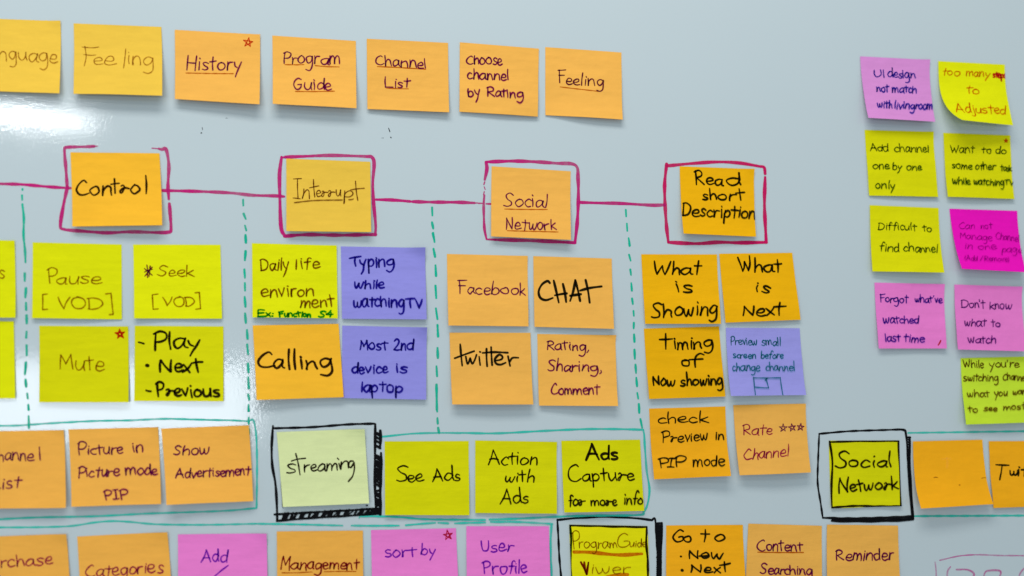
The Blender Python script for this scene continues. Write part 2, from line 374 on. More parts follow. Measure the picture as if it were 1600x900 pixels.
DRAWINGS = [
["drawn_frame","magenta marker frame round the Control note","magenta",[[[[-0.38306,1.57107],[-0.39168,1.57025],[-0.406,1.56921],[-0.4082,1.56683],[-0.40645,1.5504],[-0.40467,1.5334]],2.14],[[[-0.40439,1.53341],[-0.4072,1.5169],[-0.40908,1.49866],[-0.4061,1.49496],[-0.38893,1.49362],[-0.3688,1.49281],[-0.34861,1.49428],[-0.32822,1.49422],[-0.31653,1.49485],[-0.31399,1.49799],[-0.31616,1.52101]],2.3],[[[-0.32697,1.57119],[-0.32401,1.57053],[-0.32064,1.57098],[-0.3177,1.55682],[-0.31786,1.53824],[-0.31673,1.52516]],2.21],[[[-0.33286,1.57141],[-0.32918,1.57125],[-0.32622,1.57075]],0.88],[[[-0.38522,1.57082],[-0.38277,1.57108],[-0.38018,1.57134]],1.01]]],
["connecting_line","magenta marker line running in from the left to the Control frame","magenta",[[[[-0.4725,1.53467],[-0.46129,1.53416],[-0.44302,1.53419],[-0.42032,1.53286],[-0.40206,1.53227]],2.11]]],
["connecting_line","magenta marker line from the Control frame to the Interrupt frame","magenta",[[[[-0.3224,1.53284],[-0.28815,1.53307],[-0.26128,1.53257],[-0.24321,1.53115],[-0.22204,1.53122],[-0.21443,1.53085]],2.26]]],
["drawn_frame","magenta marker frame round the Interrupt note","magenta",[[[[-0.21395,1.56785],[-0.19484,1.56939],[-0.17175,1.57109],[-0.14064,1.57136],[-0.13437,1.5708],[-0.13222,1.56417],[-0.13317,1.54657],[-0.13206,1.52751],[-0.12983,1.50693],[-0.12998,1.49711]],2.35],[[[-0.213,1.49393],[-0.19325,1.49587],[-0.16254,1.49623],[-0.12968,1.49775]],2.47],[[[-0.21745,1.56771],[-0.2189,1.55142],[-0.21812,1.53103],[-0.21722,1.51225],[-0.21587,1.49979],[-0.2127,1.49425]],2.43],[[[-0.21776,1.56785],[-0.21546,1.56747],[-0.21349,1.56786]],1.22]]],
["connecting_line","magenta marker line from the Interrupt frame to the Social Network frame","magenta",[[[[-0.12977,1.53076],[-0.1133,1.53082],[-0.098,1.53003]],2.36],[[[-0.09594,1.52994],[-0.07691,1.53007],[-0.05296,1.53068],[-0.03689,1.53055]],2.4],[[[-0.03624,1.53041],[-0.03399,1.53064]],0.97],[[[-0.03302,1.53035],[-0.02914,1.53047]],1.13],[[[-0.02558,1.5301],[-0.02073,1.5301]],1.62]]],
["drawn_frame","magenta marker frame round the Social Network note with a rubbed gap","magenta",[[[[-0.0259,1.57049],[-0.00015,1.57232],[0.02094,1.5725],[0.04219,1.57183],[0.06143,1.57066],[0.06404,1.55656],[0.06432,1.53543],[0.06331,1.51433],[0.06123,1.49536]],2.57],[[[-0.0173,1.49582],[0.02141,1.49579],[0.06124,1.49495]],2.53],[[[-0.0261,1.57027],[-0.02521,1.56382],[-0.02719,1.55331]],2.5],[[[-0.02717,1.55122],[-0.02798,1.54869]],1.04],[[[-0.02775,1.54662],[-0.02669,1.54394]],0.83],[[[-0.0275,1.54183],[-0.0283,1.53868]],1.04],[[[-0.02747,1.5383],[-0.02799,1.52829],[-0.02717,1.50757],[-0.02499,1.49624]],1.87],[[[-0.02499,1.49603],[-0.02042,1.49594],[-0.01668,1.49583]],1.45]]],
["connecting_line","magenta marker line from the Social Network frame to the Read frame","magenta",[[[[0.06453,1.53438],[0.08515,1.53441],[0.10676,1.53467],[0.13726,1.53394],[0.15087,1.53458]],2.39]]],
["drawn_frame","magenta marker frame round the Read short Description note","magenta2",[[[[0.15321,1.57521],[0.15116,1.55537],[0.15152,1.53396],[0.15299,1.51265],[0.15469,1.49778]],2.64],[[[0.15387,1.57351],[0.17936,1.57685],[0.20619,1.5794],[0.2287,1.57917],[0.24906,1.57667],[0.25428,1.57578],[0.25535,1.56948]],2.49],[[[0.25531,1.56599],[0.25432,1.53721],[0.25573,1.5004]],2.73],[[[0.15469,1.49778],[0.18336,1.49724],[0.20559,1.4991],[0.22798,1.49925],[0.25618,1.50041]],2.68]]],
["dashed_line","green dashed line dropping left of the Pause note","teal",[[[[-0.44229,1.53013],[-0.44226,1.52923]],1.55],[[[-0.44249,1.52453],[-0.44218,1.52032]],1.55],[[[-0.44189,1.51655],[-0.44012,1.5038],[-0.43981,1.48876],[-0.43801,1.4753],[-0.43716,1.46453]],1.54],[[[-0.43743,1.45482],[-0.43716,1.44804]],1.72],[[[-0.43588,1.44165],[-0.43607,1.43341]],1.72],[[[-0.43537,1.42884],[-0.43495,1.42245]],1.72],[[[-0.43441,1.41753],[-0.43396,1.4106]],1.72],[[[-0.43385,1.40331],[-0.43398,1.39785]],1.72],[[[-0.43337,1.39112],[-0.43285,1.38241]],1.71],[[[-0.43329,1.37605],[-0.43373,1.36554]],1.71],[[[-0.43304,1.36119],[-0.43227,1.35469]],1.71],[[[-0.43119,1.34891],[-0.4305,1.34439]],1.71],[[[-0.42994,1.33898],[-0.42942,1.33447]],1.71],[[[-0.42923,1.32906],[-0.42852,1.31889]],1.68]]],
["dashed_line","green dashed line dropping left of the Daily life note","teal",[[[[-0.25108,1.52683],[-0.25078,1.52123]],1.65],[[[-0.25029,1.51377],[-0.24821,1.50885]],1.65],[[[-0.24881,1.50292],[-0.24749,1.4983]],1.65],[[[-0.24812,1.49362],[-0.2472,1.48682]],1.65],[[[-0.24745,1.47922],[-0.24799,1.471]],1.65],[[[-0.24822,1.46265],[-0.24761,1.45602]],1.64],[[[-0.2481,1.49418],[-0.24773,1.48695]],1.66],[[[-0.24772,1.47933],[-0.24805,1.47077]],1.65],[[[-0.24838,1.46222],[-0.24764,1.45466]],1.65],[[[-0.24752,1.44992],[-0.24715,1.44293]],1.65],[[[-0.24737,1.43725],[-0.24641,1.4282]],1.65],[[[-0.24662,1.42216],[-0.24567,1.41351]],1.65],[[[-0.24459,1.40712],[-0.24383,1.39904]],1.65],[[[-0.24406,1.39378],[-0.24292,1.38497]],1.65],[[[-0.24289,1.37653],[-0.24214,1.36848]],1.64],[[[-0.2424,1.36437],[-0.24159,1.35409]],1.64],[[[-0.24199,1.34849],[-0.24096,1.34383]],1.64],[[[-0.24157,1.33917],[-0.24107,1.33358]],1.64],[[[-0.24139,1.33476],[-0.24135,1.33343]],1.47],[[[-0.24088,1.32776],[-0.24074,1.32226]],1.63],[[[-0.23996,1.31726],[-0.23969,1.31277]],1.14]]],
["dashed_line","green dashed line dropping left of the Facebook note","teal",[[[[-0.07716,1.52493],[-0.07674,1.51725]],1.75],[[[-0.07698,1.51068],[-0.07579,1.50496]],1.75],[[[-0.07573,1.50081],[-0.07435,1.49206]],1.75],[[[-0.07608,1.5003],[-0.07447,1.49277]],1.88],[[[-0.07532,1.48576],[-0.07372,1.47824]],1.88],[[[-0.07324,1.47014],[-0.07255,1.46017]],1.88],[[[-0.07299,1.45075],[-0.07209,1.43912]],1.87],[[[-0.07234,1.42937],[-0.07071,1.41946]],1.87],[[[-0.07064,1.41385],[-0.06994,1.40321]],1.87],[[[-0.07036,1.39238],[-0.06987,1.38307]],1.87],[[[-0.07108,1.37524],[-0.0704,1.36596]],1.87],[[[-0.07086,1.35797],[-0.07018,1.33483]],1.86],[[[-0.07024,1.33481],[-0.06987,1.3331]],1.73],[[[-0.06962,1.32709],[-0.06921,1.32195]],1.73],[[[-0.06881,1.31801],[-0.06789,1.31321]],1.73]]],
["dashed_line","green dashed line dropping left of the What is Showing note","teal",[[[[0.11175,1.52846],[0.11218,1.5221]],1.74],[[[0.11282,1.51512],[0.11325,1.50793]],1.74],[[[0.11455,1.50098],[0.11585,1.49361]],1.73],[[[0.11483,1.49589],[0.11542,1.49298]],1.7],[[[0.11502,1.4846],[0.11661,1.4788]],1.7],[[[0.1162,1.47024],[0.117,1.46481]],1.7],[[[0.11719,1.45706],[0.11778,1.4497]],1.69],[[[0.11797,1.44196],[0.11876,1.43675]],1.69],[[[0.11935,1.43],[0.11975,1.42517]],1.69],[[[0.11974,1.41842],[0.11953,1.41302]],1.69],[[[0.11992,1.40724],[0.12031,1.40013]],1.69],[[[0.1203,1.39243],[0.12069,1.38379]],1.69],[[[0.12128,1.37804],[0.12187,1.37]],1.69],[[[0.12206,1.36559],[0.12284,1.35737]],1.69],[[[0.12303,1.35087],[0.12401,1.34552]],1.69],[[[0.1246,1.34017],[0.12518,1.33216]],1.68],[[[0.12434,1.34046],[0.12493,1.33187]],1.58],[[[0.1261,1.32577],[0.12787,1.31758]],1.58]]],
["drawn_frame","thin teal marker frame round Channel List, Picture in Picture and Show Advertisement notes","tealthin",[[[[-0.45555,1.32056],[-0.43731,1.32084],[-0.41286,1.32257],[-0.37576,1.32462],[-0.34443,1.32523],[-0.31278,1.3265],[-0.28071,1.32564],[-0.25644,1.32511],[-0.24178,1.32443],[-0.2369,1.32525],[-0.23414,1.31309],[-0.23283,1.29313],[-0.23221,1.26827],[-0.232,1.24681]],1.3],[[[-0.45222,1.23983],[-0.41891,1.24104],[-0.37281,1.24128],[-0.326,1.24297],[-0.27839,1.24388],[-0.2543,1.24466],[-0.23199,1.24648]],1.26]]],
["drawn_line","thin teal marker line above the bottom row of notes","tealthin",[[[[-0.45193,1.23301],[-0.41858,1.23259],[-0.39104,1.23308],[-0.37261,1.23565],[-0.35712,1.23684],[-0.34147,1.23594],[-0.31781,1.23344],[-0.27806,1.23228],[-0.23213,1.23248]],1.25],[[[-0.23216,1.23248],[-0.19947,1.23144],[-0.15509,1.22952]],1.31],[[[-0.14725,1.22939],[-0.12628,1.22886],[-0.10382,1.22865]],1.35],[[[-0.09754,1.22887],[-0.08223,1.22996],[-0.07027,1.23061]],1.37],[[[-0.06769,1.23056],[-0.05824,1.2299]],1.38],[[[-0.05221,1.2298],[-0.03752,1.23006],[-0.02363,1.23017]],1.39],[[[-0.01878,1.23059],[0.00572,1.23019],[0.02335,1.22904],[0.04019,1.22773]],1.41],[[[0.03931,1.22705],[0.03853,1.2051],[0.03992,1.1743]],1.6]]],
["drawn_frame","thin teal marker frame round the See Ads, Action and Capture notes","tealthin",[[[[-0.12292,1.30966],[-0.11411,1.31048],[-0.09195,1.31261],[-0.06616,1.31321],[-0.04744,1.31298]],1.37],[[[-0.04747,1.31315],[-0.01251,1.31269],[0.03174,1.3148],[0.07664,1.31643],[0.12404,1.31577],[0.12919,1.31399],[0.13045,1.29951],[0.13224,1.27661],[0.13495,1.25902],[0.13309,1.24503],[0.12941,1.23809],[0.12392,1.23468],[0.07681,1.2349],[0.04105,1.23425],[0.0057,1.2331],[-0.01967,1.23282]],1.56],[[[-0.14018,1.23628],[-0.13735,1.23758],[-0.1163,1.23708],[-0.09935,1.23597],[-0.08229,1.23418],[-0.05483,1.23323],[-0.02365,1.23255]],1.36]]],
["drawn_line","thin teal marker line above the blank orange note","tealthin",[[[[0.40403,1.31168],[0.46061,1.31224],[0.53187,1.31296],[0.56408,1.31305]],1.46]]],
["drawn_line","thin teal marker line below the blank orange note","tealthin",[[[[0.40918,1.22914],[0.45841,1.22855],[0.52919,1.22781],[0.56118,1.2275]],1.65]]],
["drawn_frame","heavy black marker frame with hatched shadow round the streaming note","blackink",[[[[-0.2179,1.31787],[-0.18487,1.3188],[-0.15149,1.32125],[-0.12787,1.32189]],1.68],[[[-0.21927,1.32005],[-0.21997,1.30137],[-0.21908,1.28472],[-0.2159,1.26809],[-0.21436,1.25151],[-0.21349,1.23531]],1.8],[[[-0.12702,1.32155],[-0.12684,1.30087],[-0.12643,1.26712],[-0.12521,1.24526]],1.86],[[[-0.21606,1.24046],[-0.18322,1.24178],[-0.15001,1.24312],[-0.12486,1.24442]],1.5],[[[-0.12234,1.31543],[-0.12187,1.30762],[-0.12241,1.2995]],2.03],[[[-0.12132,1.29509],[-0.12088,1.27887],[-0.12142,1.26034],[-0.12072,1.23882]],2.03],[[[-0.21396,1.23465],[-0.18312,1.2368],[-0.14992,1.23827],[-0.12108,1.23984]],1.5],[[[-0.1257,1.31374],[-0.12228,1.31169]],1.87],[[[-0.12568,1.31255],[-0.12226,1.31051]],1.87],[[[-0.12563,1.30933],[-0.1222,1.30729]],1.87],[[[-0.12557,1.30595],[-0.12215,1.3039]],1.86],[[[-0.1255,1.30154],[-0.12207,1.2995]],1.86],[[[-0.12535,1.29309],[-0.12193,1.29104]],1.86],[[[-0.12533,1.29207],[-0.12192,1.29002]],1.86],[[[-0.12531,1.29038],[-0.12189,1.28833]],1.86],[[[-0.12526,1.28751],[-0.12184,1.28546]],1.86],[[[-0.12523,1.28565],[-0.12181,1.2836]],1.86],[[[-0.12519,1.2838],[-0.12178,1.28174]],1.86],[[[-0.12515,1.28093],[-0.12173,1.27887]],1.86],[[[-0.12511,1.2789],[-0.12169,1.27685]],1.86],[[[-0.12509,1.27756],[-0.12167,1.2755]],1.86],[[[-0.12505,1.2752],[-0.12163,1.27314]],1.86],[[[-0.12501,1.27317],[-0.1216,1.27112]],1.86],[[[-0.12497,1.27048],[-0.1216,1.27112]],1.86],[[[-0.12494,1.26913],[-0.12153,1.26707]],1.86],[[[-0.1249,1.26643],[-0.12149,1.26438]],1.86],[[[-0.1248,1.26038],[-0.12143,1.26101]],1.86],[[[-0.12476,1.25836],[-0.12135,1.2563]],1.86],[[[-0.12473,1.25651],[-0.12132,1.25445]],1.86],[[[-0.12468,1.25332],[-0.12127,1.25125]],1.86],[[[-0.12464,1.25096],[-0.12123,1.2489]],1.86],[[[-0.1246,1.24878],[-0.12119,1.24672]],1.86],[[[-0.12457,1.24693],[-0.12121,1.24756]],1.86],[[[-0.12453,1.24458],[-0.12112,1.24252]],1.86],[[[-0.12449,1.24223],[-0.12108,1.24017]],1.86],[[[-0.12447,1.24089],[-0.12106,1.23883]],1.86],[[[-0.20908,1.23559],[-0.20691,1.24117]],1.8],[[[-0.20777,1.23566],[-0.2056,1.24122]],1.81],[[[-0.20613,1.23575],[-0.20396,1.24129]],1.81],[[[-0.20187,1.23598],[-0.1997,1.24146]],1.81],[[[-0.19892,1.23614],[-0.19674,1.24158]],1.81],[[[-0.19366,1.23643],[-0.19148,1.24179]],1.81],[[[-0.19169,1.23653],[-0.1895,1.24187]],1.81],[[[-0.18609,1.23684],[-0.18389,1.24209]],1.82],[[[-0.18114,1.23711],[-0.17893,1.24229]],1.82],[[[-0.17883,1.23723],[-0.17662,1.24239]],1.82],[[[-0.17354,1.23752],[-0.17132,1.2426]],1.83],[[[-0.16823,1.23781],[-0.16601,1.24281]],1.83],[[[-0.16624,1.23792],[-0.16401,1.24289]],1.83],[[[-0.15993,1.23826],[-0.15769,1.24315]],1.83],[[[-0.15393,1.23859],[-0.15169,1.24339]],1.84],[[[-0.1516,1.23872],[-0.14935,1.24348]],1.84],[[[-0.14459,1.2391],[-0.14233,1.24377]],1.84],[[[-0.1399,1.23935],[-0.13764,1.24395]],1.85],[[[-0.13823,1.23945],[-0.13596,1.24402]],1.85],[[[-0.13319,1.23972],[-0.13092,1.24422]],1.85],[[[-0.13017,1.23988],[-0.12789,1.24435]],1.85],[[[-0.12748,1.24003],[-0.1252,1.24445]],1.85],[[[-0.12479,1.24018],[-0.1225,1.24456]],1.86],[[[-0.20746,1.23665],[-0.20328,1.24022]],1.15],[[[-0.20025,1.23697],[-0.19606,1.24055]],1.15],[[[-0.19302,1.23729],[-0.18882,1.24087]],1.16],[[[-0.18314,1.23773],[-0.17891,1.24132]],1.16],[[[-0.17454,1.23811],[-0.1703,1.24171]],1.16],[[[-0.17222,1.23822],[-0.16798,1.24181]],1.16],[[[-0.16326,1.23862],[-0.15901,1.24222]],1.17],[[[-0.14994,1.23921],[-0.14566,1.24282]],1.17],[[[-0.14192,1.23957],[-0.13762,1.24318]],1.18],[[[-0.13572,1.23984],[-0.13141,1.24346]],1.18],[[[-0.13152,1.24003],[-0.12721,1.24365]],1.18],[[[-0.12648,1.24025],[-0.12216,1.24388]],1.18],[[[-0.21071,1.27053],[-0.2098,1.25973],[-0.20869,1.24713]],0.82],[[[-0.13383,1.2474],[-0.13282,1.24722]],1.01]]],
["drawn_frame","black marker frame with hatched shadow round the Program Guide Viwer note","blackink",[[[[0.04497,1.23178],[0.04612,1.21353],[0.04708,1.19635],[0.04931,1.17406]],1.6],[[[0.04498,1.23126],[0.06784,1.23296],[0.09485,1.2334],[0.12209,1.23157],[0.13763,1.22958]],1.63],[[[0.13727,1.22958],[0.14002,1.23129],[0.14111,1.22568],[0.1418,1.2117],[0.14304,1.19426],[0.14242,1.1717]],1.65],[[[0.14184,1.22671],[0.14735,1.22662]],1.47],[[[0.14699,1.22663],[0.14694,1.2116],[0.14578,1.1942],[0.14571,1.17161]],1.83],[[[0.14257,1.2253],[0.14624,1.22384]],1.84],[[[0.14257,1.22338],[0.14624,1.22192]],1.84],[[[0.14256,1.22146],[0.14623,1.22]],1.84],[[[0.14256,1.21954],[0.14623,1.21807]],1.84],[[[0.14255,1.21762],[0.14622,1.21615]],1.84],[[[0.14255,1.2157],[0.14621,1.21423]],1.84],[[[0.14254,1.21378],[0.14621,1.21231]],1.84],[[[0.14254,1.21186],[0.1462,1.21039]],1.84],[[[0.14253,1.20994],[0.1462,1.20848]],1.84],[[[0.14253,1.20802],[0.14619,1.20656]],1.83],[[[0.14252,1.20611],[0.14618,1.20464]],1.83],[[[0.14252,1.20419],[0.14618,1.20272]],1.83],[[[0.14251,1.20228],[0.14617,1.20081]],1.83],[[[0.1425,1.20036],[0.14617,1.19889]],1.83],[[[0.1425,1.19845],[0.14616,1.19697]],1.83],[[[0.14249,1.19653],[0.14615,1.19506]],1.83],[[[0.14249,1.19462],[0.14615,1.19315]],1.83],[[[0.14248,1.1927],[0.14614,1.19123]],1.83],[[[0.14248,1.19079],[0.14614,1.18932]],1.83],[[[0.14247,1.18888],[0.14613,1.18741]],1.83],[[[0.14247,1.18697],[0.14612,1.18549]],1.83],[[[0.14246,1.18506],[0.14612,1.18358]],1.83],[[[0.14246,1.18315],[0.14611,1.18167]],1.83],[[[0.14245,1.18124],[0.14611,1.17976]],1.83],[[[0.14244,1.17933],[0.1461,1.17785]],1.83],[[[0.14244,1.17742],[0.14609,1.17594]],1.83],[[[0.14243,1.17551],[0.14609,1.17403]],1.83],[[[0.14243,1.1736],[0.14608,1.17212]],1.83]]],
["drawn_frame","doubled black marker frame with solid shadow round the Social Network note","blackink",[[[[0.30888,1.31108],[0.34059,1.31353],[0.38015,1.3147],[0.39811,1.3152]],1.59],[[[0.3965,1.31502],[0.40009,1.31428],[0.40124,1.31188],[0.40253,1.29806],[0.40333,1.27969],[0.40492,1.26135],[0.40619,1.2467],[0.4062,1.22937]],1.8],[[[0.30889,1.31126],[0.30706,1.28047],[0.3066,1.26241],[0.30923,1.24437],[0.31133,1.22942]],1.55],[[[0.31132,1.22906],[0.3391,1.22807],[0.36852,1.22814],[0.40659,1.22899]],1.77],[[[0.40194,1.30727],[0.40594,1.30725]],1.6],[[[0.40534,1.30726],[0.40493,1.27968],[0.40591,1.25219],[0.40732,1.22625]],1.8],[[[0.40293,1.27969],[0.40412,1.26136],[0.40571,1.24305],[0.40654,1.22663]],2.39],[[[0.32058,1.22603],[0.34883,1.22521],[0.37833,1.22509],[0.40712,1.22589]],2.17],[[[0.32156,1.22691],[0.34885,1.22629],[0.37835,1.22617],[0.40714,1.22698]],2.17],[[[0.4027,1.30542],[0.40487,1.30431]],1.2],[[[0.40264,1.30303],[0.40482,1.30192]],1.2],[[[0.40259,1.30064],[0.40477,1.29952]],1.2],[[[0.40254,1.29825],[0.40471,1.29713]],1.2],[[[0.40248,1.29586],[0.40466,1.29474]],1.2],[[[0.40243,1.29347],[0.40461,1.29235]],1.2],[[[0.40238,1.29108],[0.40455,1.28996]],1.2],[[[0.40233,1.28869],[0.4045,1.28757]],1.2],[[[0.40227,1.2863],[0.40445,1.28519]],1.2],[[[0.40222,1.28392],[0.4044,1.2828]],1.2],[[[0.40217,1.28153],[0.40434,1.28041]],1.2]]],
["faint_sketch","faint pink outline and loops at the lower right, partly rubbed out","pinkfaint",[[[[0.43514,1.18511],[0.45737,1.189],[0.47764,1.18966],[0.50206,1.1884],[0.52792,1.18766],[0.55977,1.18605]],1.02],[[[0.43009,1.18341],[0.43089,1.17522],[0.43083,1.16433]],1.2],[[[0.44662,1.17848],[0.44329,1.17401],[0.44264,1.16403]],1.2],[[[0.45298,1.1756],[0.46508,1.17513],[0.47205,1.17095],[0.46883,1.16428]],1.42],[[[0.48179,1.16395],[0.48426,1.17212],[0.48939,1.17383],[0.49958,1.17358],[0.50154,1.17079],[0.49829,1.16445]],1.43],[[[0.52077,1.16297],[0.52305,1.17027],[0.53046,1.17654],[0.54285,1.17662]],1.24]]],
["ink_speck","small black ink specks below the History note","speck",[[[[-0.29014,1.58721],[-0.2897,1.58738]],1.04],[[[-0.2894,1.59256],[-0.28888,1.59008]],0.37],[[[-0.26855,1.60212],[-0.26689,1.60204]],0.24]]],
["ink_speck","small black ink specks below the Channel List note","speck",[[[[-0.11928,1.59932],[-0.11796,1.59584]],0.63],[[[-0.11709,1.59072],[-0.11676,1.5901]],0.79],[[[-0.12558,1.58956],[-0.12369,1.58964]],0.25]]],
]
lift_step = 0
for name, label, ink, strokes in DRAWINGS:
    lift_step += 1
    base = 0.00004 + 0.00000 * lift_step
    rb = Ribbon(lambda x, y, h, b=base: (x / 1000, -b - h / 1000, y / 1000 - 1.45), random.Random(lift_step))
    rb.h = 0.012 * (lift_step % 5)
    for pts, wd in strokes:
        rb.stroke([(a * 1000, b * 1000) for a, b in pts], wd, step=max(0.8, wd * 0.5))
        if name == 'ink_speck' and (pts, wd) != (strokes[-1][0], strokes[-1][1]):
            h_ = rb.h
            o = rb.build(name, marker[ink], board); o['label'] = label
            rb = Ribbon(rb.place, rb.rnd); rb.h = h_
    o = rb.build(name, marker[ink], board)
    o['label'] = label

